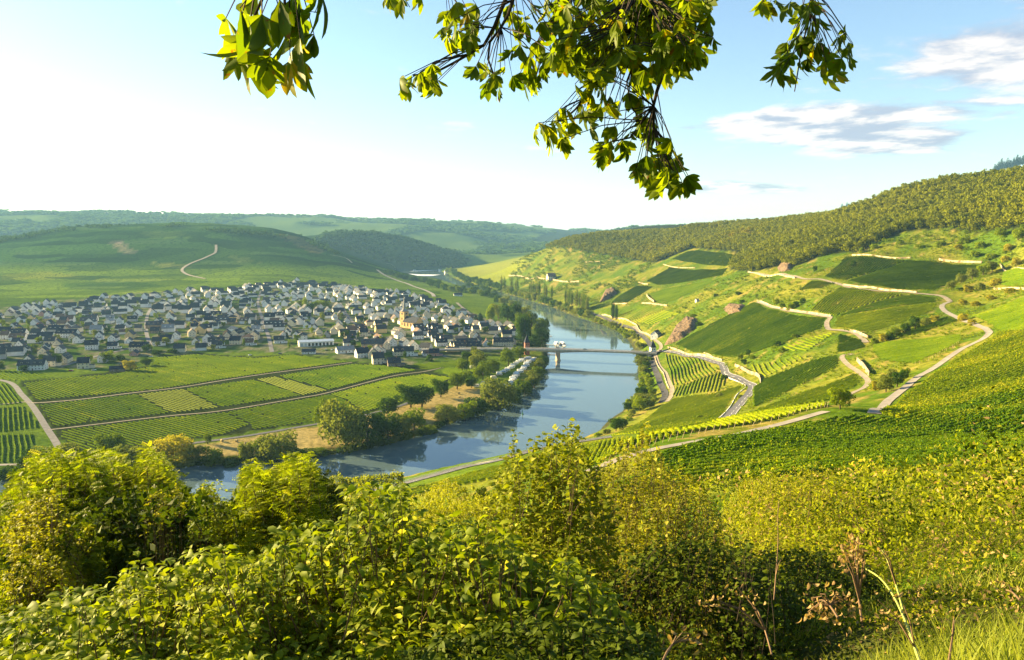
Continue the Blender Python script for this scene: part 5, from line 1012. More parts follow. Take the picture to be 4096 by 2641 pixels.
def gate_tower(P, body, label, hb, hr_, w_=2.6, low=0):
    r = empty('gate_tower', P, R(10), label, 'tower'); m = MB(); m.box(-w_, w_, -w_, w_, -low, hb); m.box(-w_ - .2, w_ + .2, -w_ - .2, w_ + .2, hb + .003, hb + .35); m.build('wall', body, r)
    m = MB(); m.cone((0, 0, hb + .36), w_ * 1.62, .08, hr_, 4, R(45)); rf = m.build('roof', slate3, r); m = MB(); m.tube([(0, 0, hb + hr_), (0, 0, hb + hr_ + 1.4)], .07); m.build('finial', galv, rf)
    for k in (-1, 1):
        m = MB(); m.box(-.45 + k * 1.1, .45 + k * 1.1, -w_ - .05, -w_ - .004, hb - 2.4, hb - .9); m.build('window', glass, r)
gate_tower(at_z(527, 347.5, 13.6) + [0, 7.6, 0], redst, 'red sandstone tower with pointed slate roof at the left bridge end', 4.6, 9.5, 2.8, 10)
gate_tower(at_z(654, 352.6, 13.9) + [0, 8.2, 0], WALLC['white'], 'white tower with steep black pyramid roof at the right bridge end', 4.6, 8.6, 2.9, 12)

# ================================================================ VEHICLES, BOATS, CAMP SITE
carw = pmat('car_paint_white', (.8, .8, .8), .25, .02, 1, spec=.6); carb = pmat('car_paint_black', (.03, .03, .035), .25, .02, 1, spec=.6); carr = pmat('car_paint_red', (.45, .03, .03), .25, .02, 1, spec=.6); cars_ = pmat('car_paint_blue', (.06, .12, .25), .25, .02, 1, spec=.6); rub = pmat('rubber', (.02, .02, .02), .9, .02, 1)
def prof_solid(prof, w_):
    m = MB(); n = len(prof); V = [(x, -w_, z) for x, z in prof] + [(x, w_, z) for x, z in prof]; return m.add(V, [tuple(range(n)), tuple(range(2 * n - 1, n - 1, -1))] + [(i, i + n, (i + 1) % n + n, (i + 1) % n) for i in range(n)])
CARB = mesh_of(prof_solid([(-2.15, .35), (-2.2, .8), (-1.9, .98), (-1.2, 1.02), (1.0, 1.0), (2.1, .82), (2.2, .5), (2.1, .32)], .88), 'body', carw)
CARC = mesh_of(prof_solid([(-1.85, .99), (-1.35, 1.42), (.25, 1.45), (1.0, 1.02)], .76), 'cabin', glass)
def wheel_me():
    m = MB(); V = []; k = 12
    for y in (-.11, .11):
        for j in range(k): a = 6.2832 * j / k; V.append((.33 * math.cos(a), y, .33 * math.sin(a)))
    m.add(V, [tuple(range(k)), tuple(range(2 * k - 1, k - 1, -1))] + [(j, (j + 1) % k, (j + 1) % k + k, j + k) for j in range(k)]); return mesh_of(m, 'wheel', rub)
WH = wheel_me()
def car(P, ang, mat, label, group=None):
    r = empty('parked_car', P, ang, label, 'car', group); ob('body', CARB, r, mat); ob('cabin', CARC, r)
    for x in (-1.35, 1.35):
        for y in (-.85, .85): o = ob('wheel', WH, r); o.location = (x, y, .33)
    return r
VANB = mesh_of(prof_solid([(-3.1, .5), (-3.15, 2.7), (-2.9, 2.95), (1.6, 2.95), (2.0, 2.6), (2.75, 1.5), (3.2, 1.2), (3.25, .5)], 1.1), 'body', carw)
CVB = mesh_of(prof_solid([(-2.9, .55), (-3.0, 1.2), (-2.75, 2.5), (-2.4, 2.65), (2.4, 2.65), (2.75, 2.35), (3.0, 1.3), (2.85, .55)], 1.1), 'body', carw)
def winbox(*b): m = MB(); m.box(*b); return mesh_of(m, 'window', glass)
CW = [winbox(-1.9, -.4, -1.15, -1.103, 1.35, 2.0), winbox(.9, 2.1, -1.15, -1.103, 1.35, 2.0), winbox(-1.9, -.4, 1.103, 1.15, 1.35, 2.0), winbox(.3, 1.9, 1.103, 1.15, 1.35, 2.0)]
mdoor = MB(); mdoor.box(.1, .75, -1.14, -1.104, .6, 2.3); CD = mesh_of(mdoor, 'door', winfr)
md = MB(); md.add([(-2, -1.12, 2.45), (2, -1.12, 2.45), (2, -3.2, 2.05), (-2, -3.2, 2.05), (-2, -1.12, 2.5), (2, -1.12, 2.5), (2, -3.2, 2.1), (-2, -3.2, 2.1)], [(0, 1, 2, 3), (7, 6, 5, 4), (2, 6, 7, 3), (0, 3, 7, 4), (1, 5, 6, 2)])
for xx in (-1.9, 1.9): md.tube([(xx, -3.1, 0), (xx, -3.1, 2.08)], .04, 4)
AWN = mesh_of(md, 'awning', pmat('blue_awning', (.25, .38, .50), .8, .1, 1))
def caravan(P, ang, awn, mat, label, group):
    r = empty('caravan', P, ang, label, 'caravan', group); ob('body', CVB, r, mat)
    for w_ in CW: ob('window', w_, r)
    ob('door', CD, r)
    for y in (-1.0, 1.0): o = ob('wheel', WH, r); o.location = (0, y, .33)
    if awn: ob('awning', AWN, r)
    return r
offw = pmat('caravan_cream', (.72, .68, .60), .4, .04, 1, spec=.5); lgrey = pmat('caravan_grey', (.55, .57, .60), .4, .04, 1, spec=.5)
A0, A1 = ground(528, 358.5), ground(499, 375.5); k1 = 19
for i in range(k1):
    P = A0 + (A1 - A0) * (i / (k1 - 1)); P[0] += random.uniform(-1.6, 1.6); P[2] = Hf(P[0], P[1]); caravan(P, R(12) + random.uniform(-.22, .22), i % 2 == 0, carw if i % 3 else lgrey, f'{"awninged" if i % 2 == 0 else "plain"} {"white" if i % 3 else "grey"} caravan, {ordn(i)} from the bridge in the left row', 'caravans in the left row')
A0, A1 = ground(534, 359.5), ground(507, 386.5); k2 = 24
for i in range(k2):
    P = A0 + (A1 - A0) * (i / (k2 - 1)); P[0] += random.uniform(-1.6, 1.6); P[2] = Hf(P[0], P[1]); caravan(P, R(12) + random.uniform(-.22, .22), i % 3 == 0, carw if i % 4 else offw, f'{"awninged" if i % 3 == 0 else "plain"} {"white" if i % 4 else "cream"} caravan, {ordn(i)} from the bridge in the river-side row', 'caravans in the river-side row')
def van(u, v, ang, label, mat=carw):
    r = empty('camper_van', ground(u, v), R(ang), label, 'camper van'); ob('body', VANB, r, mat); m = MB(); m.add([(2.06, -1.0, 2.48), (2.72, -1.0, 1.55), (2.72, 1.0, 1.55), (2.06, 1.0, 2.48), (2.10, -1.0, 2.52), (2.76, -1.0, 1.59), (2.76, 1.0, 1.59), (2.10, 1.0, 2.52)], [(0, 1, 2, 3), (7, 6, 5, 4), (0, 4, 5, 1), (2, 6, 7, 3)]); m.build('windscreen', glass, r)
    for a, b in ((-2.4, -1.0), (-.2, 1.0)): m = MB(); m.box(a, b, -1.15, -1.103, 1.7, 2.3); m.build('window', glass, r)
    for x in (-2, 2.2):
        for y in (-1.0, 1.0): o = ob('wheel', WH, r); o.location = (x, y, .33)
van(477, 387.3, -8, 'white camper van nearest the dry meadow'); van(483.5, 384.6, 160, 'white camper van behind the nearest one'); van(489, 383.8, 20, 'grey camper van right of the two white ones', lgrey); van(494, 378.8, 15, 'cream camper van beside the lawn', offw)
van(461, 367.5, 5, 'long white motorhome left of the camp trees'); van(473, 368.5, 10, 'small white motorhome between the camp trees'); van(479.5, 368.5, 0, 'pale motorhome right of the small white one', offw)
for i, (u, v, a, m, lb) in enumerate([(470, 385.2, 0, carb, 'dark car left of the nearest camper van'), (492, 386.5, 40, carw, 'white car at the meadow edge of the camp'), (488, 387.8, 10, carb, 'black car beside the willow of the camp'), (326, 350.5, 110, carb, 'black car parked at the long hall'), (332, 350, 110, carw, 'white car parked at the long hall'),
   (280, 354, 20, carb, 'dark car on the yard left of the hall'), (388, 364, 20, carr, 'red car between the cream block and the stone barn'), (384, 364.3, 20, carb, 'black car beside the red car'), (71, 371, 0, carr, 'red car in front of the left village houses'), (94, 370.5, 30, carw, 'white car beside the cream corner house'), (151, 357, 10, carw, 'white car beside the dark hedge'),
   (250, 355.3, 60, carw, 'small white van among the upper vineyard')]): car(ground(u, v), R(a), m, lb)
ba = math.atan2((PC - PB)[1], (PC - PB)[0])
for u, m, lb in ((585.5, carb, 'dark blue car driving across the middle of the bridge'), (648, carw, 'white car at the right end of the bridge'), (660, carr, 'red car turning off the bridge end')):
    t = (u - 558) / 99; P = PB + (PC - PB) * t + [0, -1.6, .04]; r = car(P, ba, m, lb)
    if u == 660: r.location = tuple(ground(661, 351.2))
def boat(u, v, ang, L, label):
    P = at_z(u, v, 0); r = empty('passenger_boat', P, R(ang), label, 'boat'); r.scale = (1, 1, .7); w_ = L * .12
    hull = MB(); pr = [(-.5, 0), (-.5, .9), (.3, 1), (.42, .6), (.5, 0)]; V = []
    for z, s in ((-.4, .8), (1.5, 1.0)):
        for t, q in ((-.5, .85), (.25, 1.0), (.4, .6)): V += [(t * L, -w_ * q * s, z), (t * L, w_ * q * s, z)]
        V.append((L * .5 * (1 if z > 0 else .95), 0, z + .2))
    f = []; 
    for k in range(2): a = 2 * k; f += [(a, a + 2, a + 9, a + 7), (a + 3, a + 1, a + 8, a + 10)]
    f += [(4, 6, 13, 11), (6, 5, 12, 13), (1, 0, 7, 8), (7, 9, 10, 8), (9, 11, 12, 10), (11, 13, 12), (0, 1, 3, 2), (2, 3, 5, 4), (4, 5, 6)]
    hull.add(V, f); hull.build('hull', carw, r)
    m = MB(); m.box(-.44 * L, .24 * L, -w_ * .86, w_ * .86, 1.504, 3.4); cb = m.build('cabin', carw, r)
    for s in (-1, 1): m = MB(); y = s * w_ * .86; m.box(-.42 * L, .22 * L, min(y, y + s * .05) + (.003 if s > 0 else 0), max(y, y + s * .05) - (.003 if s < 0 else 0), 2.0, 3.0); m.build('window', glass, cb)
    m = MB(); m.box(-.44 * L - .05, -.44 * L - .003, -w_ * .7, w_ * .7, 2.1, 2.9); m.build('window', glass, cb)
    m = MB(); m.box(.24 * L + .003, .24 * L + .05, -w_ * .8, w_ * .8, 2.0, 3.0); m.build('window', glass, cb)
    m = MB(); m.box(-.4 * L, .1 * L, -w_ * .8, w_ * .8, 5.0, 5.12); [m.tube([(x * L, y, 3.4), (x * L, y, 5.0)], .06, 4) for x in (-.38, -.15, .08) for y in (-w_ * .75, w_ * .75)]; m.build('sun_canopy', carw, r)
    m = MB(); m.box(.1 * L, .2 * L, -w_ * .5, w_ * .5, 3.404, 5.3); wh = m.build('wheelhouse', carw, r); m = MB(); m.box(.2 * L + .003, .2 * L + .05, -w_ * .45, w_ * .45, 4.2, 5.0); m.build('window', glass, wh)
boat(556.8, 344.8, -82, 21, 'left white passenger boat moored beyond the bridge'); boat(563.0, 344.9, -78, 23, 'right taller white passenger boat moored beyond the bridge')
def jetty(u0, v0, u1, v1, label):
    a = at_z(u0, v0, 0); b = at_z(u1, v1, 0); r = empty('jetty', a, 0, label, 'jetty'); b = b - a; m = MB(); m.obox((0, 0, .5), b + [0, 0, .5], 2.4, .35); m.build('deck', pmat('jetty_wood', (.42, .40, .36), .8, .1, 1), r)
    m = MB(); n = 6
    for i in range(n): p = b * i / (n - 1); m.tube([p + [0, 1.1, -2], p + [0, 1.1, 1.6]], .12, 5)
    m.build('posts', galv, r)
jetty(545, 337, 552, 336.5, 'small floating jetty with a rail upstream of the boats'); jetty(546, 345.2, 557, 345.6, 'long landing stage leading to the two passenger boats'); jetty(547, 354.6, 556, 354.8, 'low landing stage in the shade below the bridge')
def motorboat():
    P = at_z(414.5, 270.2, 0); r = empty('motor_boat', P, R(165), 'tiny white motor boat on the far water pulling a white wash', 'boat'); m = MB(); V = []
    for z, s in ((-.3, .7), (1.4, 1)): V += [(-6, -1.9 * s, z), (-6, 1.9 * s, z), (3, -1.7 * s, z), (3, 1.7 * s, z), (7.5, 0, z + .5)]
    m.add(V, [(0, 2, 7, 5), (3, 1, 6, 8), (2, 4, 9, 7), (4, 3, 8, 9), (1, 0, 5, 6), (5, 7, 8, 6), (7, 9, 8), (0, 1, 3, 2), (2, 3, 4)]); m.build('hull', carw, r); m = MB(); m.box(-2, 2, -1.2, 1.2, 1.405, 2.9); m.build('cabin', glass, r)
motorboat()
foam_glare = pmat('foam_and_glare', (.75, .78, .8), .6, .06, .05)
for pts, w_ in (([(402, 273.3), (420, 274.4), (441, 274.6), (430, 276), (415, 275.6)], 0), ([(409, 271.3), (416, 270.7), (440, 269.9), (416, 271.2)], 0)):  # first sheet: sky glare on the ripples painted pale; second: the boat's wash
    P = np.array([at_z(u, v, .06) for u, v in pts]); o = mk('wake_and_glare', P, [list(range(len(P)))], foam_glare); tag(o, kind='structure')
def buoy():
    r = empty('channel_buoy', at_z(522.6, 414.5, 0), 0, 'small dark green channel buoy on the open river', 'buoy'); m = MB(); m.cone((0, 0, -.3), .9, .8, .8, 12); m.cone((0, 0, .503), .45, .15, 2.6, 10); m.build('float', pmat('buoy_green', (.01, .12, .07), .5, .05, 1), r); m = MB(); m.cone((0, 0, 3.11), .35, .02, .7, 8); m.build('topmark', pmat('buoy_green', (.01, .12, .07)), r)
buoy()
straw = pmat('straw', (.42, .33, .15), .95, .15, 3, bump=.5, bscale=15)
def bale_me():
    m = MB(); V = []; k = 20
    for y in (-.65, .65):
        for j in range(k): a = 6.2832 * j / k; V.append((.8 * math.cos(a), y, .78 + .8 * math.sin(a)))
    m.add(V, [tuple(range(k)), tuple(range(2 * k - 1, k - 1, -1))] + [(j, (j + 1) % k, (j + 1) % k + k, j + k) for j in range(k)]); return mesh_of(m, 'hay_bale', straw)
BM = bale_me()
for u, v, lb in ((222, 441.7, 'leftmost round straw bale on the river meadow'), (236.7, 441.9, 'middle round straw bale on the river meadow'), (245.5, 444.5, 'round straw bale nearest the water beside the small willow'), (459, 394, 'upper of two round bales on the dry meadow near the camp'), (459.3, 397.8, 'lower of two round bales on the dry meadow near the camp')):
    o = bpy.data.objects.new('hay_bale', BM); C.objects.link(o); o.location = tuple(ground(u, v)); o.rotation_euler = (0, 0, random.uniform(0, 3)); tag(o, lb, 'hay bale', 'straw bales'); o.scale = (1.15, 1.15, 1.15)

# guard rail beside the lower road
def guard_rail():
    L = L2[::1]; T = unit(np.gradient(L[:, :2], axis=0)); N = np.stack([-T[:, 1], T[:, 0]], 1); sgn = -1; q = L[:, :2] + N * sgn * 5.3; P = np.column_stack([q, Hf(q[:, 0], q[:, 1])])
    r = empty('guard_rail', P[0], 0, 'steel guard rail with posts on the river side of the lower road', 'guard rail'); P = P - P[0]
    for h, nm in ((.75, 'rail'), (1.15, 'handrail')): m = MB(); m.tube([p + [0, 0, h] for p in P], .11 if h < 1 else .06, 5); m.build(nm, galv, r)
    m = MB(); m.box(-.06, .06, -.06, .06, -.3, 1.15); pm = mesh_of(m, 'post', galv)
    for p in P[::1][:95]: o = ob('post', pm, r); o.location = tuple(p)
guard_rail()
# leaning end posts of the vine rows
postw = pmat('weathered_post', (.46, .36, .22), .9, .12, 4)
pm = MB(); pm.tube([(0, 0, -.3), (0, 0, 2.1)], .055, 6); PM = mesh_of(pm, 'vine_post', postw)
def posts(px, n, lean, place, group):
    L = smooth_line(G(px), 1.0); s = np.linspace(0, len(L) - 1, n).astype(int)
    for i, k in enumerate(s):
        o = bpy.data.objects.new('vine_post', PM); C.objects.link(o); p = L[k]; o.location = (p[0], p[1], float(Hf(p[0], p[1]))); o.rotation_euler = (random.gauss(lean[0], .05), random.gauss(lean[1], .06), 0); tag(o, f'{ordn(i)} wooden end post from the left {place}', 'post', group)
posts([(604, 466), (640, 449), (690, 436.5), (740, 427.5), (790, 416.5), (827, 407.5)], 34, (0, .28), 'along the upper track', 'end posts along the upper track')
posts([(915, 365.5), (928, 361.5), (945, 352), (958, 344.5)], 16, (0, .05), 'beside the curve of the slope road', 'end posts beside the slope road')
posts([(672, 388.5), (690, 383), (722, 371.8)], 16, (0, 0), 'on the vineyard edge below the road', 'end posts below the road')
# ================================================================ FOREGROUND PLANTS
FM = dict(
 dog=leafmat('dogwood_leaves', (.040, .085, .003), (.36, .40, .010), .36, .6, yellow=(.55, .52, .06), spec=.1, nscale=1.2),
 hazel=leafmat('hazel_leaves', (.04, .075, .003), (.34, .36, .010), .36, .6, yellow=(.55, .52, .08), spec=.1, nscale=1.2),
 maple=leafmat('maple_leaves', (.045, .070, .004), (.35, .34, .012), .36, .6, yellow=(.55, .50, .10), spec=.1, nscale=1.2),
 robinia=leafmat('robinia_leaves', (.060, .110, .003), (.36, .40, .010), .42, .55, yellow=(.36, .34, .04), spec=.06, nscale=.5),
 dark_shaded=leafmat('dark_shaded_leaves', (.022, .045, .003), (.095, .125, .006), .24, .6, spec=.06, nscale=.5),  # shade of the hollows put into the leaf colour; also serves dark shrubs
 golden=leafmat('golden_leaves', (.15, .17, .006), (.36, .35, .012), .38, .55, yellow=(.42, .34, .06), spec=.06, nscale=.5),
 broom=leafmat('broom_sprays', (.18, .20, .008), (.34, .34, .014), .35, .6, spec=.2, nscale=.5),
 under=leafmat('undergrowth_leaves', (.085, .125, .006), (.30, .31, .012), .46, .55, yellow=(.38, .33, .05), spec=.06, nscale=.35),
 chest=leafmat('chestnut_leaves', (.05, .100, .004), (.19, .245, .006), .56, .5, yellow=(.36, .28, .012), spots=(.16, .07, .010), spec=.15, tcol=(1.1, 1.0, .3), nscale=4),
 dry=leafmat('dry_leaves', (.20, .12, .045), (.42, .30, .13), .3, .7, spec=.2, nscale=2), grass=leafmat('grass_blades', (.10, .15, .015), (.30, .31, .05), .4, .5, spec=.06, nscale=2))
twig = pmat('twig_bark', (.16, .10, .055), .85, .2, 6); dtwig = pmat('dark_twig', (.045, .032, .022), .9, .2, 6)
def stems_mesh(base, tip, bend, r0, name, mat, parent):
    """slender stems, three-sided, each curved from base to tip"""
    n = len(base); K = 5; k = 3; rows = []
    for i in range(K):
        t = i / (K - 1); c = base * (1 - t) + tip * t + bend * (math.sin(math.pi * t))
        r = (r0 * (1 - .75 * t))[:, None] if not np.isscalar(r0) else r0 * (1 - .75 * t)
        for j in range(k): a = 2.0944 * j; rows.append(c + np.array([math.cos(a), math.sin(a), 0]) * r)
    V = np.stack(rows, 1).reshape(-1, 3); f = []
    for i in range(K - 1):
        for j in range(k): f.append((i * k + j, i * k + (j + 1) % k, (i + 1) * k + (j + 1) % k, (i + 1) * k + j))
    F = (np.array(f)[None] + (np.arange(n) * K * k)[:, None, None]).reshape(-1, 4); return mk(name, V, F, mat, parent)
def fronds(P, d, nrm, L, nl=6, ls=.05):
    """feather leaves: pairs of small leaflets along a drooping stalk"""
    n = len(P); d = unit(d); s = unit(np.cross(d, nrm)); k = np.cross(s, d); Vs, Fs, Ts = [], [], []; tt = RNG.random(n)
    for i in range(nl):
        t = (i + 1) / nl; c = P + d * (L * t)[:, None] - k * (L * .35 * t * t)[:, None]
        for sg in (-1, 1):
            dd = unit(s * sg + d * .35 - k * .25); w = ls * (1 - .35 * abs(t - .5)); V = np.stack([c, c + dd * (w * .5) + d * w * .22 + k * w * .08, c + dd * w, c + dd * (w * .5) - d * w * .22 + k * w * .08], 1)
            Vs.append(V); Ts.append(np.clip(tt + RNG.normal(size=n) * .08, 0, 1))
    V = np.stack(Vs, 1).reshape(-1, 3); F = np.arange(len(V)).reshape(-1, 4); return V, F, np.stack(Ts, 1).ravel()
def shrub(name, label, cat_, sil, dr_, n, leaf, mat, L=(.7, 1.4), ls=.08, dens=22, depth_v=60, lean=.25, stemr=.006, vmax=665, stemmat=None, group=None, umode=None, aspect=.5, curl=.9, power=1.6, jitter=0.0):
    """shoots whose tips fill the shrub's volume; tips lie at or below its outline, nearer ones lower"""
    sil = np.array(sil, float); u = RNG.uniform(sil[0, 0], sil[-1, 0], n); top = np.interp(u, sil[:, 0], sil[:, 1]) + 4 + ls * .45 * F_PX / (dr_[0] * .4 + dr_[1] * .6)
    q = RNG.random(n) ** power; bad = (vnoise(u / 17 + 5, (top + q * depth_v) / 13) < .42) & (q * depth_v > 9); q[bad] = np.clip(q[bad] + RNG.choice([-1, 1], bad.sum()) * 9 / depth_v, 0, 1); up_ = (RNG.random(n) < .07) * RNG.exponential(.085 * depth_v, n); v = np.minimum(top - np.minimum(up_, 12) + q * depth_v * (up_ == 0) + np.abs(RNG.normal(size=n)) * jitter, vmax); d = dr_[1] + (dr_[0] - dr_[1]) * np.clip(q * .85 + RNG.uniform(-.12, .25, n), 0, 1)
    a, fy, fz = ray(u, v); tip = np.stack([a * d / fy, d, EYE + fz * d / fy], 1)
    ln = RNG.uniform(L[0], L[1], n); ax = unit(np.stack([RNG.normal(size=n) * lean, RNG.normal(size=n) * lean, np.ones(n)], 1)); base = tip - ax * ln[:, None]; bend = RNG.normal(size=(n, 3)) * [.05, .05, .01] * ln[:, None]
    root = empty(name, (float(tip[:, 0].mean()), float(tip[:, 1].mean()), float(Hf(tip[:, 0].mean(), tip[:, 1].mean()))), 0, label, cat_, group); o0 = np.array(root.location)
    m = dens; t = RNG.random((n, m)) ** .75 * .95 + .05; t[:, 0] = 1.0; t[:, 1] = .97
    P = (base[:, None] * (1 - t[..., None]) + tip[:, None] * t[..., None] + bend[:, None] * np.sin(math.pi * t)[..., None]).reshape(-1, 3)
    N = n * m; ph = RNG.uniform(0, 6.283, N); axr = np.repeat(ax, m, 0); hz = np.stack([np.cos(ph), np.sin(ph), np.zeros(N)], 1); out = unit(hz + axr * RNG.uniform(-.1, .9, N)[:, None]); up = unit(axr + hz * .2 + RNG.normal(size=(N, 3)) * .3)
    tl = np.repeat(RNG.random(n), m); size = ls * RNG.uniform(.55, 1.25, N)
    if leaf == 'blade':
        P = P + out * ls * .25; V, F = blades(P, out, up, size, size * aspect, 3, RNG.uniform(.4, 1.0, N) * curl * 1.6, .28, 0, .42); T = np.repeat(np.clip(tl * .35 + RNG.random(N) * .65, 0, 1), 6)
    elif leaf == 'frond':
        V, F, T = fronds(P, out, up, size, 6, ls * .36); T = np.clip(T * .7 + np.repeat(tl, 12) * .3, 0, 1)
    else:
        P = P + out * ls * .5; V, F = cards(P, size, aspect, None); T = np.clip(tl * .4 + RNG.random(N) * .6, 0, 1)
    mk('foliage', V - o0, F, FM[mat], root, tint=T)
    stems_mesh(base - o0, tip - o0, bend, stemr, 'stems', stemmat or twig, root)
    # older wood reaching from the shoots down to the ground
    kk = min(n, 26); ix = RNG.choice(n, kk, replace=False); b2 = base[ix].copy(); g2 = b2 + RNG.normal(size=b2.shape) * [.2, .2, 0]; g2[:, 2] = Hf(g2[:, 0], g2[:, 1]) - .1; stems_mesh(g2 - o0, b2 - o0, RNG.normal(size=b2.shape) * .06, stemr * 2.2, 'branches', stemmat or twig, root)
    return root
# --- robinias and thicket on the left, 25-45 m away
shrub('robinia_tree', 'big bright robinia with feathery leaves at the left edge', 'tree', [(-12, 512), (0, 505), (8, 482), (19, 473), (26, 460), (38, 458), (46, 455), (61, 451), (72, 458), (91, 452), (100, 458)], (24, 33), 1300, 'frond', 'robinia', (.8, 2.0), .38, 16, 100, .3, .015, jitter=6)
shrub('robinia_tree', 'tall dark-hearted robinia rising behind the bright one on the left', 'tree', [(84, 458), (100, 453), (112, 451), (128, 461), (136, 460), (143, 447), (150, 444), (156, 453), (166, 461), (170, 470), (182, 477), (186, 492)], (32, 42), 1100, 'frond', 'robinia', (.8, 2.2), .36, 16, 95, .3, .015, jitter=5)
shrub('thicket_tree', 'yellowing small tree in front of the left robinia', 'tree', [(8, 520), (20, 500), (34, 490), (48, 486), (60, 496), (72, 520)], (21, 25), 520, 'blade', 'golden', (.6, 1.4), .16, 14, 62, .35, .012, jitter=6)
shrub('thicket', 'dark shaded thicket filling the hollow on the left', 'thicket', [(-12, 545), (30, 548), (70, 530), (100, 500), (118, 492), (140, 490), (158, 486), (180, 490), (210, 495), (240, 505), (262, 520)], (20, 30), 1500, 'card', 'dark_shaded', (.8, 2.0), .30, 16, 130, .4, .014, jitter=6, stemmat=dtwig)
shrub('lime_shrub', 'sunlit small-leaved tree top in front of the river gap', 'tree', [(190, 492), (198, 482), (204, 477), (211, 479), (217, 486), (226, 494), (231, 505)], (24, 28), 260, 'blade', 'robinia', (.5, 1.2), .15, 14, 40, .3, .01, jitter=4)
shrub('sapling', 'thin sapling with a few golden leaves over the hollow', 'sapling', [(146, 488), (152, 482), (158, 487), (176, 484), (178, 480), (182, 490)], (23, 25), 60, 'blade', 'golden', (.4, 1.2), .15, 10, 22, .2, .01)
shrub('robinia_tree', 'bright spiky robinia group in front of the river, left of centre', 'tree', [(228, 515), (238, 492), (244, 480), (248, 465), (256, 461), (262, 472), (268, 466), (274, 460), (279, 468), (284, 458), (291, 452), (298, 460), (304, 456), (309, 455), (314, 470), (318, 478)], (22, 28), 1200, 'frond', 'robinia', (.8, 2.0), .31, 16, 105, .22, .013, jitter=5)
shrub('robinia_tree', 'darker robinia at the right side of the spiky group', 'tree', [(310, 485), (318, 474), (326, 474), (333, 475), (338, 490), (346, 505), (352, 525)], (26, 31), 480, 'frond', 'dark_shaded', (.8, 1.8), .32, 16, 80, .25, .013, jitter=5)
# --- broom and yellow bushes in the middle
shrub('broom_bush', 'feathery golden bush between the robinias and the road', 'bush', [(330, 505), (345, 486), (356, 478), (372, 482), (388, 492)], (34, 44), 420, 'card', 'broom', (.6, 1.4), .13, 30, 60, .4, .006, jitter=8)
shrub('broom_bush', 'large feathery golden bush below the road in the middle', 'bush', [(398, 520), (410, 500), (428, 492), (450, 490), (468, 494), (486, 488), (500, 498), (506, 515)], (26, 36), 900, 'card', 'broom', (.6, 1.4), .11, 34, 65, .4, .005, jitter=8)
shrub('bush', 'small green bush on the river side above the guard rail', 'bush', [(326, 476), (334, 470), (348, 474), (360, 472), (376, 470), (392, 468), (404, 468)], (290, 300), 260, 'card', 'under', (2, 4), 1.1, 14, 12, .4, .03)
shrub('bush', 'soft yellow bush covering part of the lower road', 'bush', [(426, 486), (436, 476), (448, 473), (460, 478), (470, 486)], (90, 100), 160, 'card', 'broom', (1, 2), .28, 26, 14, .4, .01, jitter=3)
shrub('bush', 'round dark shrub among the vines below the road', 'bush', [(474, 492), (478, 484), (484, 482), (490, 490)], (95, 105), 90, 'card', 'dark_shaded', (1, 2), .32, 22, 16, .4, .01)
# --- hazel and maple in the middle
shrub('hazel_bush', 'tall hazel with round leaves standing against the river in the centre', 'shrub', [(486, 505), (496, 470), (502, 452), (507, 440), (511, 430), (516, 432), (520, 452), (528, 440), (534, 436), (541, 437), (550, 434), (558, 430), (566, 427), (572, 423), (578, 429), (584, 440), (592, 452), (602, 468), (612, 500)], (8.5, 12), 640, 'blade', 'hazel', (.5, 1.3), .095, 15, 200, .22, .006, aspect=.85, power=1.25, jitter=6)
shrub('maple_bush', 'twiggy field maple with small pale leaves right of the hazel', 'shrub', [(590, 500), (598, 470), (604, 462), (616, 458), (624, 446), (630, 437), (634, 455), (642, 440), (646, 421), (650, 445), (664, 455), (682, 468), (704, 490), (722, 510), (745, 545)], (10, 14), 1250, 'blade', 'maple', (.5, 1.4), .075, 15, 190, .28, .005, aspect=.7, power=1.2, jitter=8)
shrub('maple_bush', 'shaded dark shrub in the lower centre right', 'shrub', [(600, 575), (640, 545), (680, 530), (720, 535), (760, 550), (800, 580)], (7.5, 10), 520, 'blade', 'dark_shaded', (.5, 1.2), .08, 14, 120, .3, .006, aspect=.6, jitter=8, stemmat=dtwig)
# --- dogwood along the bottom
shrub('dogwood_bush', 'big dogwood with drooping oval leaves peaking left of the hazel', 'shrub', [(256, 556), (266, 549), (278, 536), (295, 529), (312, 523), (328, 524), (340, 529), (346, 517), (350, 498), (356, 482), (364, 490), (372, 492), (384, 486), (396, 488), (405, 480), (412, 496), (418, 514), (428, 515), (436, 525)], (5.5, 8.5), 900, 'blade', 'dog', (.5, 1.1), .125, 12, 165, .25, .007, aspect=.48, curl=1.2, power=1.2, jitter=4)
shrub('dogwood_bush', 'lower dogwood in front of the hazel foot', 'shrub', [(420, 545), (436, 524), (452, 520), (470, 522), (486, 518), (500, 530), (530, 545), (560, 556), (600, 575), (620, 600)], (5.2, 7.5), 800, 'blade', 'dog', (.5, 1.0), .12, 12, 140, .25, .007, aspect=.48, curl=1.2, power=1.1, jitter=5)
shrub('dogwood_bush', 'bright dogwood spreading over the lower left', 'shrub', [(95, 602), (108, 592), (118, 584), (128, 572), (135, 559), (148, 562), (162, 563), (176, 566), (186, 556), (200, 550), (212, 551), (224, 549), (234, 546), (246, 553), (262, 556)], (5, 7.5), 850, 'blade', 'dog', (.5, 1.0), .108, 12, 115, .28, .006, aspect=.5, curl=1.1, power=1.1, jitter=4)
shrub('dogwood_bush', 'yellow green dogwood in the bottom left corner', 'shrub', [(-10, 612), (6, 608), (20, 610), (28, 600), (42, 606), (56, 594), (62, 588), (72, 586), (80, 592), (96, 590), (108, 598), (130, 604)], (4.6, 6.5), 620, 'blade', 'dog', (.4, .9), .10, 12, 70, .3, .006, aspect=.55, curl=1.0, power=1.1, jitter=4)
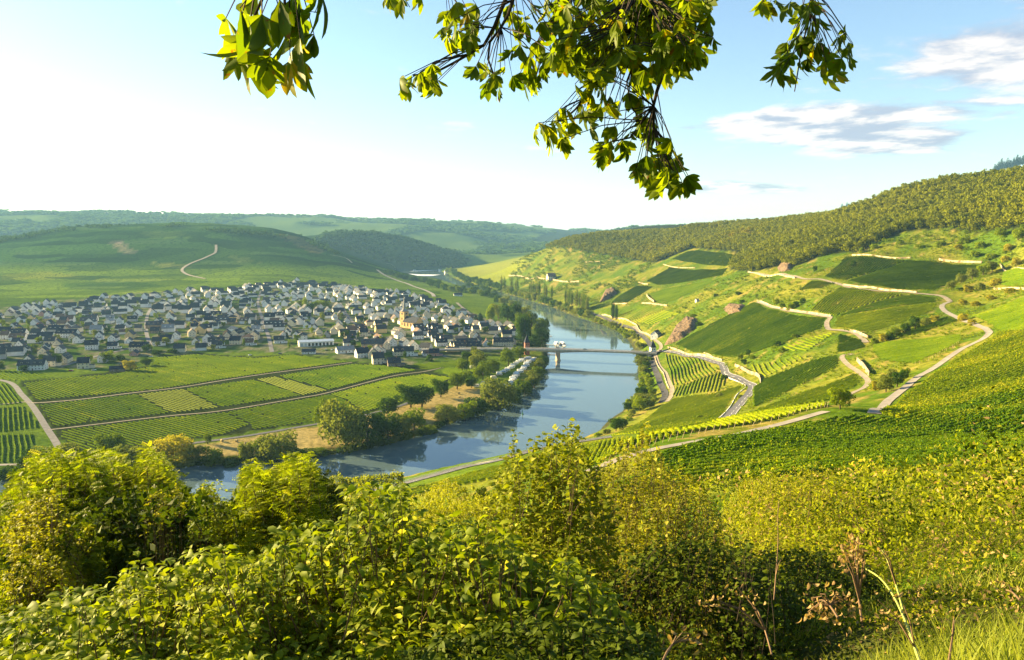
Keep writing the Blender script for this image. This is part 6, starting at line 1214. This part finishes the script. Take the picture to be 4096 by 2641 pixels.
shrub('dogwood_bush', 'shaded dogwood at the bottom centre', 'shrub', [(400, 640), (440, 625), (500, 618), (560, 610), (620, 612), (660, 630)], (4.2, 5.2), 330, 'blade', 'dark_shaded', (.4, .8), .08, 14, 60, .3, .006, aspect=.5, jitter=6, stemmat=dtwig)
# --- wild shrubs on the right
shrub('bramble_bush', 'yellowish bramble bush with many pale leaves below the great vineyard', 'bush', [(745, 500), (770, 478), (795, 472), (815, 465), (830, 470), (850, 480), (870, 492), (890, 505)], (15, 24), 1000, 'blade', 'golden', (.4, 1.1), .10, 14, 70, .35, .006, aspect=.6, jitter=10)
shrub('broom_bush', 'feathery golden bush right of the maple', 'bush', [(722, 500), (734, 482), (750, 472), (768, 468), (782, 474), (796, 492), (800, 505)], (22, 28), 300, 'card', 'broom', (.5, 1.2), .085, 30, 42, .35, .005, jitter=8)
shrub('bramble_bush', 'green bramble mound at the right under the vine rows', 'bush', [(880, 500), (900, 485), (925, 478), (950, 480), (975, 486), (1000, 482), (1034, 476)], (18, 30), 900, 'blade', 'under', (.4, 1.1), .11, 14, 60, .35, .006, aspect=.6, jitter=10)
shrub('bramble_bush', 'dark hollow bramble in the lower right middle', 'bush', [(735, 560), (770, 545), (800, 540), (840, 545), (870, 556), (890, 575)], (9, 13), 620, 'blade', 'dark_shaded', (.4, 1.0), .08, 14, 70, .35, .005, aspect=.6, jitter=10, stemmat=dtwig)
shrub('bramble_bush', 'brownish green bramble on the right edge slope', 'bush', [(880, 545), (915, 530), (950, 520), (990, 512), (1034, 505)], (11, 17), 900, 'blade', 'under', (.3, .9), .07, 14, 75, .4, .004, aspect=.5, jitter=12)

# --- undergrowth covering the near slope, one mass
def undergrowth():
    n = 230000; a = RNG.uniform(R(-40), R(40), n); r = np.exp(RNG.uniform(math.log(2.6), math.log(170), n)); x, y = r * np.sin(a), r * np.cos(a); z = Hf(x, y); u, v, d = project(np.stack([x, y, z], -1))
    vin = np.zeros(n, bool)
    for p in ([(878, 415), (900, 401), (925, 382), (952, 362), (990, 341), (1100, 330), (1100, 462), (1004, 466), (880, 474), (700, 484), (640, 492), (600, 492), (640, 468), (768, 433), (850, 417)], [(600, 442), (823, 404), (826, 407), (860, 400), (860, 416), (658, 441 + 18), (560, 480), (380, 506), (380, 495)]): vin |= inpoly(u, v, p)
    k = ~vin & (u > -60) & (u < 1090) & (v < 760); x, y, z, r, a = x[k], y[k], z[k], r[k], a[k]; n = len(x)
    hump = fbm(x / 5, y / 5, 3); hm = (.12 + 2.1 * np.clip(hump - .38, 0, 1) * 2.2) * np.clip(r / 9, .35, 1.6); z = z + hm * RNG.random(n) ** .6
    s = np.clip(r * .0055, .028, .55) * RNG.uniform(.6, 1.5, n); V, F = cards(np.stack([x, y, z], 1), s, .5, None)
    big = fbm(x / 9 + 3, y / 9, 3); T = np.clip(RNG.random(n) * .7 + (big - .5) * 1.4 + .12, 0, 1); dk = fbm(x / 5 + 30, y / 3.5, 3) > .545; dry = RNG.random(n) < .03 + .12 * (fbm(x / 3, y / 3, 2) > .56)
    o = mk('undergrowth', V, F, [FM['under'], FM['dry'], FM['dark_shaded']], tint=T); o.data.polygons.foreach_set('material_index', np.where(dry & (x > 0), 1, np.where(dk & (RNG.random(n) < .85), 2, 0)).astype(np.int32)); tag(o, 'tangled low undergrowth of leaves and herbs on the near slope', 'undergrowth', None, 'stuff')
undergrowth()
def grass():
    n = 15000; a = RNG.uniform(R(3), R(38), n); r = np.exp(RNG.uniform(math.log(2.8), math.log(16), n)); x, y = r * np.sin(a), r * np.cos(a); k = fbm(x / 1.4, y / 1.4, 2) > .46; x, y, r = x[k], y[k], r[k]; n = len(x); z = Hf(x, y); P = np.stack([x, y, z], 1)
    d = unit(np.stack([RNG.normal(size=n) * .35, RNG.normal(size=n) * .3, np.ones(n)], 1)); V, F = blades(P, d, rdir(n), RNG.uniform(.15, .5, n), .007 + r * .0006, 3, RNG.uniform(.2, 1.6, n), .1, 0, .3)
    tag(mk('grass', V, F, FM['grass'], tint=np.repeat(RNG.random(n), 6)), 'long yellow green grass blades at the lower right', 'grass', None, 'stuff')
grass()
def grass_tuft(u, v, d, n, h, label):
    P0 = at_y(u, v, d); P0[2] = Hf(P0[0], P0[1]); r = empty('grass_tuft', P0, 0, label, 'grass tuft'); P = RNG.normal(size=(n, 3)) * [.06, .06, 0]; dd = unit(np.stack([RNG.normal(size=n) * .3 + .1, RNG.normal(size=n) * .25, np.ones(n)], 1))
    V, F = blades(P, dd, rdir(n), h * RNG.uniform(.6, 1.1, n), .014, 5, RNG.uniform(.3, 1.7, n), .1, 0, .25); mk('blades', V, F, FM['grass'], r, tint=np.repeat(RNG.random(n), 10))
grass_tuft(600, 655, 4.2, 26, 1.0, 'tuft of long bright grass blades at the bottom centre'); grass_tuft(860, 655, 4.0, 22, .5, 'short grass tuft left of the leaning stalk'); grass_tuft(985, 655, 3.9, 22, .5, 'short grass tuft in the bottom right corner')
# --- dried stalks with hanging brown leaves
def dry_plant(stem, heads, d, label, nl=16, ls=.09, green=False, r0=.008):
    P = [at_y(u, v, d + .25 * k) for k, (u, v) in enumerate(stem)]; r = empty('dried_plant', P[0], 0, label, 'dried plant'); m = MB(); n = len(P); m.tube([p - P[0] for p in smooth_line(np.array(P), .08)], [r0 * (1 - .6 * i / max(1, len(smooth_line(np.array(P), .08)) - 1)) for i in range(len(smooth_line(np.array(P), .08)))], 6)
    m.build('stem', pmat('green_stalk', (.30, .33, .07), .6, .1, 3) if green else twig, r)
    for (hu, hv) in heads:
        H = at_y(hu, hv, d + .3); sp = P[int(np.argmin([np.linalg.norm(H - p) for p in P]))]; mm = MB(); mm.tube([sp - P[0], (sp + H) / 2 - P[0] + [0, 0, .04], H - P[0]], [.005, .004, .003], 5); mm.build('twig', twig, r)
        q = (H - P[0])[None] + RNG.normal(size=(nl, 3)) * [.045, .045, .04]; V, F = blades(q, unit(np.stack([RNG.normal(size=nl) * .5, RNG.normal(size=nl) * .5, -np.ones(nl)], 1)), rdir(nl), ls * RNG.uniform(.6, 1.2, nl), ls * .42, 4, RNG.uniform(.8, 2.8, nl), .5, .25, .5)
        mk('withered_leaves', V, F, FM['dry'], r, tint=np.repeat(RNG.random(nl), 8))
dry_plant([(862, 622), (859, 600), (857, 575), (855, 558), (857, 538)], [(850, 540), (859, 535), (846, 552), (852, 550), (845, 560), (848, 567), (864, 551), (866, 556), (857, 549)], 4.6, 'tall dried stalk with crumpled brown leaves at the lower right', 9, .055)
dry_plant([(838, 618), (830, 606), (822, 600), (815, 602)], [(813, 598), (820, 594), (815, 608), (821, 612), (808, 612), (836, 604), (840, 596), (846, 600), (850, 606), (838, 612)], 4.3, 'drooping dried plant with curled leaf clusters left of the tall stalk', 9, .055)
dry_plant([(922, 668), (915, 648), (905, 620), (893, 595), (880, 578), (866, 569)], [(904, 606), (878, 600), (884, 612)], 4.0, 'long green leaning stalk at the lower right', 3, .05, True, .012)
dry_plant([(903, 610), (896, 585), (888, 562), (882, 550)], [(879, 547), (884, 549)], 4.4, 'thin brown seed stalk right of the tall dried one', 4, .03, True)
dry_plant([(774, 600), (776, 575), (778, 545), (778, 515), (779, 500)], [(781, 560)], 7, 'thin straight bare stem left of the dried plants', 2, .04)
dry_plant([(772, 655), (765, 630), (758, 612), (748, 600)], [(712, 598), (720, 603), (745, 596), (738, 588), (752, 604), (700, 602)], 4.6, 'dried seed heads on thin stalks at the bottom centre right', 6, .045)
dry_plant([(660, 668), (672, 645), (690, 640), (702, 645)], [(692, 634), (680, 640), (700, 640)], 3.8, 'curled dry frond at the bottom edge', 4, .06)
dry_plant([(1020, 600), (1012, 592), (1006, 590)], [(1004, 588), (1010, 594)], 4.8, 'pale dry twig at the right edge', 5, .05)
dry_plant([(948, 668), (952, 640), (955, 620)], [(954, 618)], 3.9, 'short broken pale reed stub at the lower right', 2, .03)

# --- the chestnut overhead
def leaflet_palm(P, hang, size, nl=7):
    """palmate leaves: nl leaflets fanning from the end of the leaf stalk, drooping"""
    Vs, Fs, Ts, o = [], [], [], 0; n = len(P); hang = unit(hang); side = unit(np.cross(hang, rdir(n))); face = np.cross(hang, side); tt = RNG.random(n)
    for k in range(nl):
        a = (k - (nl - 1) / 2) / (nl - 1) * 2.3 + RNG.normal(size=n) * .12; sc = 1.0 - .38 * abs((k - (nl - 1) / 2) / ((nl - 1) / 2)) ** 1.5
        d = unit(hang * np.cos(a)[:, None] + side * np.sin(a)[:, None] + face * RNG.normal(size=(n, 1)) * .22 + np.array([0, 0, -.35])); L = size * sc * RNG.uniform(.8, 1.1, n)
        keep = RNG.random(n) > .06; nm = face + RNG.normal(size=(n, 3)) * .35
        V, F = blades(P[keep], d[keep], nm[keep], L[keep], L[keep] * .32, 8, RNG.uniform(.1, .9, keep.sum()), .22, .16, .62); Vs.append(V); Fs.append(F + o); o += len(V); Ts.append(np.repeat(np.clip(tt[keep] * .6 + RNG.random(keep.sum()) * .4, 0, 1), 16))
    return np.concatenate(Vs), np.concatenate(Fs), np.concatenate(Ts)
def chestnut():
    r = empty('chestnut_tree', (1.5, 4.5, 138), 0, 'overhanging chestnut boughs with palmate leaves across the top of the view', 'tree')
    o0 = np.array(r.location)
    BR = [([(515, -40), (513, 0), (501, 27), (490, 42), (488, 59), (493, 74)], 5.2, .016), ([(520, -40), (505, 0), (494, 27), (484, 44), (469, 53), (452, 63), (433, 73), (412, 75)], 5.3, .018), ([(640, -40), (643, 0), (655, 25), (662, 49), (664, 66), (657, 91), (653, 106), (653, 127), (662, 152), (672, 172)], 5.0, .020), ([(653, 106), (643, 121), (630, 138), (611, 142), (600, 150)], 5.0, .009),
          ([(636, -40), (632, 0), (621, 23), (615, 44), (607, 61), (594, 78), (585, 97), (564, 119), (549, 125)], 5.4, .016), ([(648, -40), (636, 12), (634, 60), (626, 80), (630, 104), (640, 120)], 5.1, .010), ([(800, -40), (812, 0), (808, 26), (802, 47), (795, 92)], 5.6, .010), ([(590, -40), (560, 10), (545, 30), (540, 60), (530, 90)], 5.6, .010),
          ([(262, -40), (262, 0), (252, 22), (246, 36)], 3.2, .008), ([(290, -40), (285, 0), (284, 30)], 3.2, .008), ([(440, -40), (455, 0), (470, 20)], 5.6, .009), ([(560, -40), (575, 0), (585, 25)], 5.7, .009), ([(700, -40), (690, 0), (684, 30), (680, 50)], 5.4, .009), ([(395, -40), (405, 0), (410, 8)], 5.4, .006)]
    clusters = []      # (u, v, depth, leaf length px)
    def C_(L, d, s): clusters.extend([(u, v, d + random.uniform(-.35, .35), s) for u, v in L])
    C_([(248, 40), (262, 40), (286, 34), (300, 38)], 3.2, 66); C_([(240, 8), (258, -4), (280, 0), (300, -6), (318, -12), (262, 14), (300, 8)], 3.2, 54); C_([(232, 50), (226, 18), (244, 62), (302, 16), (314, 34), (270, 56), (290, 60)], 3.25, 46)
    C_([(385, -2), (392, -6), (402, -2), (420, -6)], 5.4, 22)
    C_([(412, 75), (420, 72), (428, 76), (404, 82), (436, 84), (432, 64)], 5.3, 25); C_([(450, 10), (442, 28), (458, 30), (468, 12), (452, 38), (470, 34), (480, 22), (456, 2), (476, 4)], 5.4, 24)
    C_([(484, 62), (494, 74), (476, 66), (505, 66), (488, 82), (512, 76), (500, 86)], 5.2, 22)
    C_([(500, 18), (512, 30), (524, 18), (520, 44), (530, 56), (538, 40), (512, 50), (540, 22), (528, 66), (545, 66), (536, 78), (552, 52), (510, 4), (530, 2), (548, 6)], 5.3, 25)
    for _ in range(190):
        u, v = random.uniform(548, 700), random.uniform(-12, 78)
        if v < 84 - abs(u - 628) * .32: clusters.append((u, v, 5.2 + random.uniform(-.8, .8), 24))
    C_([(575, 84), (590, 92), (600, 88), (580, 100), (610, 96), (620, 100), (600, 104), (628, 92), (640, 96), (566, 108), (585, 112)], 5.2, 24)
    C_([(545, 124), (552, 120), (560, 128), (574, 122), (535, 130), (566, 136), (548, 134), (590, 124)], 5.1, 25)
    C_([(612, 142), (622, 140), (604, 146), (630, 132), (616, 126), (640, 124), (646, 116), (600, 152), (626, 150)], 5.0, 23)
    C_([(655, 130), (664, 140), (668, 152), (648, 146), (660, 158), (674, 160), (668, 168), (652, 164), (678, 172), (645, 158), (636, 168), (664, 176), (650, 172), (686, 176), (682, 182), (672, 182), (660, 180), (640, 162), (612, 150)], 5.0, 25)
    C_([(690, 12), (700, 4), (706, 18), (684, 26), (696, 36), (680, 44), (688, 52), (672, 36), (694, 50), (676, 58), (705, 34), (690, -2)], 5.3, 24)
    C_([(803, 4), (812, 0), (800, 22), (812, 30), (820, 18), (796, 36), (806, 44), (818, 42), (793, 52), (800, 60), (790, 66), (780, 66), (786, 50), (765, -4), (776, 0), (790, 2), (780, 74)], 5.5, 25); C_([(846, 32), (838, 36), (852, 44), (830, 52), (842, 58), (850, 54), (826, 62), (834, 72)], 5.5, 22)
    clusters += [(u + random.gauss(0, 7), v + random.gauss(0, 5), d + random.uniform(-.3, .3), s * random.uniform(.8, 1.05)) for u, v, d, s in clusters if d > 4 and random.random() < .45]
    bough_pts = []
    for px, d, rad in BR:
        P = smooth_line(np.array([at_y(u, v, d) for u, v in px]), .08); P = P + np.cumsum(RNG.normal(size=P.shape) * .0018, axis=0); n = len(P)
        b = MB(); b.tube([p - o0 for p in P], [rad * (1 - .7 * i / n) for i in range(n)], 7); bo = b.build('bough', dtwig, r); bough_pts.append((P, bo, []))
    for c in clusters:
        p = at_y(c[0], c[1], c[2]); k = int(np.argmin([np.min(np.linalg.norm(P - p, axis=1)) for P, _, _ in bough_pts])); bough_pts[k][2].append((p, c[3] * .92 * c[2] / F_PX))
    for P, bo, cl in bough_pts:
        if not cl: continue
        m = MB(); pos = np.array([q for q, s in cl]); size = np.array([s for q, s in cl])
        for q in pos:
            j = int(np.argmin(np.linalg.norm(P - q, axis=1))); j = max(0, j - 3); a = P[j]; mid = (a + q) / 2 + np.array([0, 0, .03]); m.tube([a - o0, mid - o0, q - o0], [.0045, .0035, .0022], 4)
        m.build('twigs', dtwig, bo)
        hang = np.stack([RNG.normal(size=len(pos)) * .85, RNG.normal(size=len(pos)) * .6, -np.ones(len(pos))], 1); V, F, T = leaflet_palm(pos - o0, hang, size); mk('leaves', V, F, FM['chest'], bo, tint=T)
chestnut()
# ================================================================ AIR
def build_haze():
    m = bpy.data.materials.new('haze_air'); m.use_nodes = True; t = NT(m.node_tree); t.n.clear()
    out = t.add('OutputMaterial'); v = t.add('VolumePrincipled')
    v.inputs['Color'].default_value = (0.30, 0.62, 1.0, 1); v.inputs['Density'].default_value = 0.000048; v.inputs['Anisotropy'].default_value = 0.1
    t.link(v.outputs[0], out.inputs['Volume'])
    b = MB().box(-18000, 18000, -18000, 18000, -5.0, 560.0)
    o = b.build('haze', m); tag(o, 'thin blue haze filling the valley air', None, None, 'stuff')
build_haze()
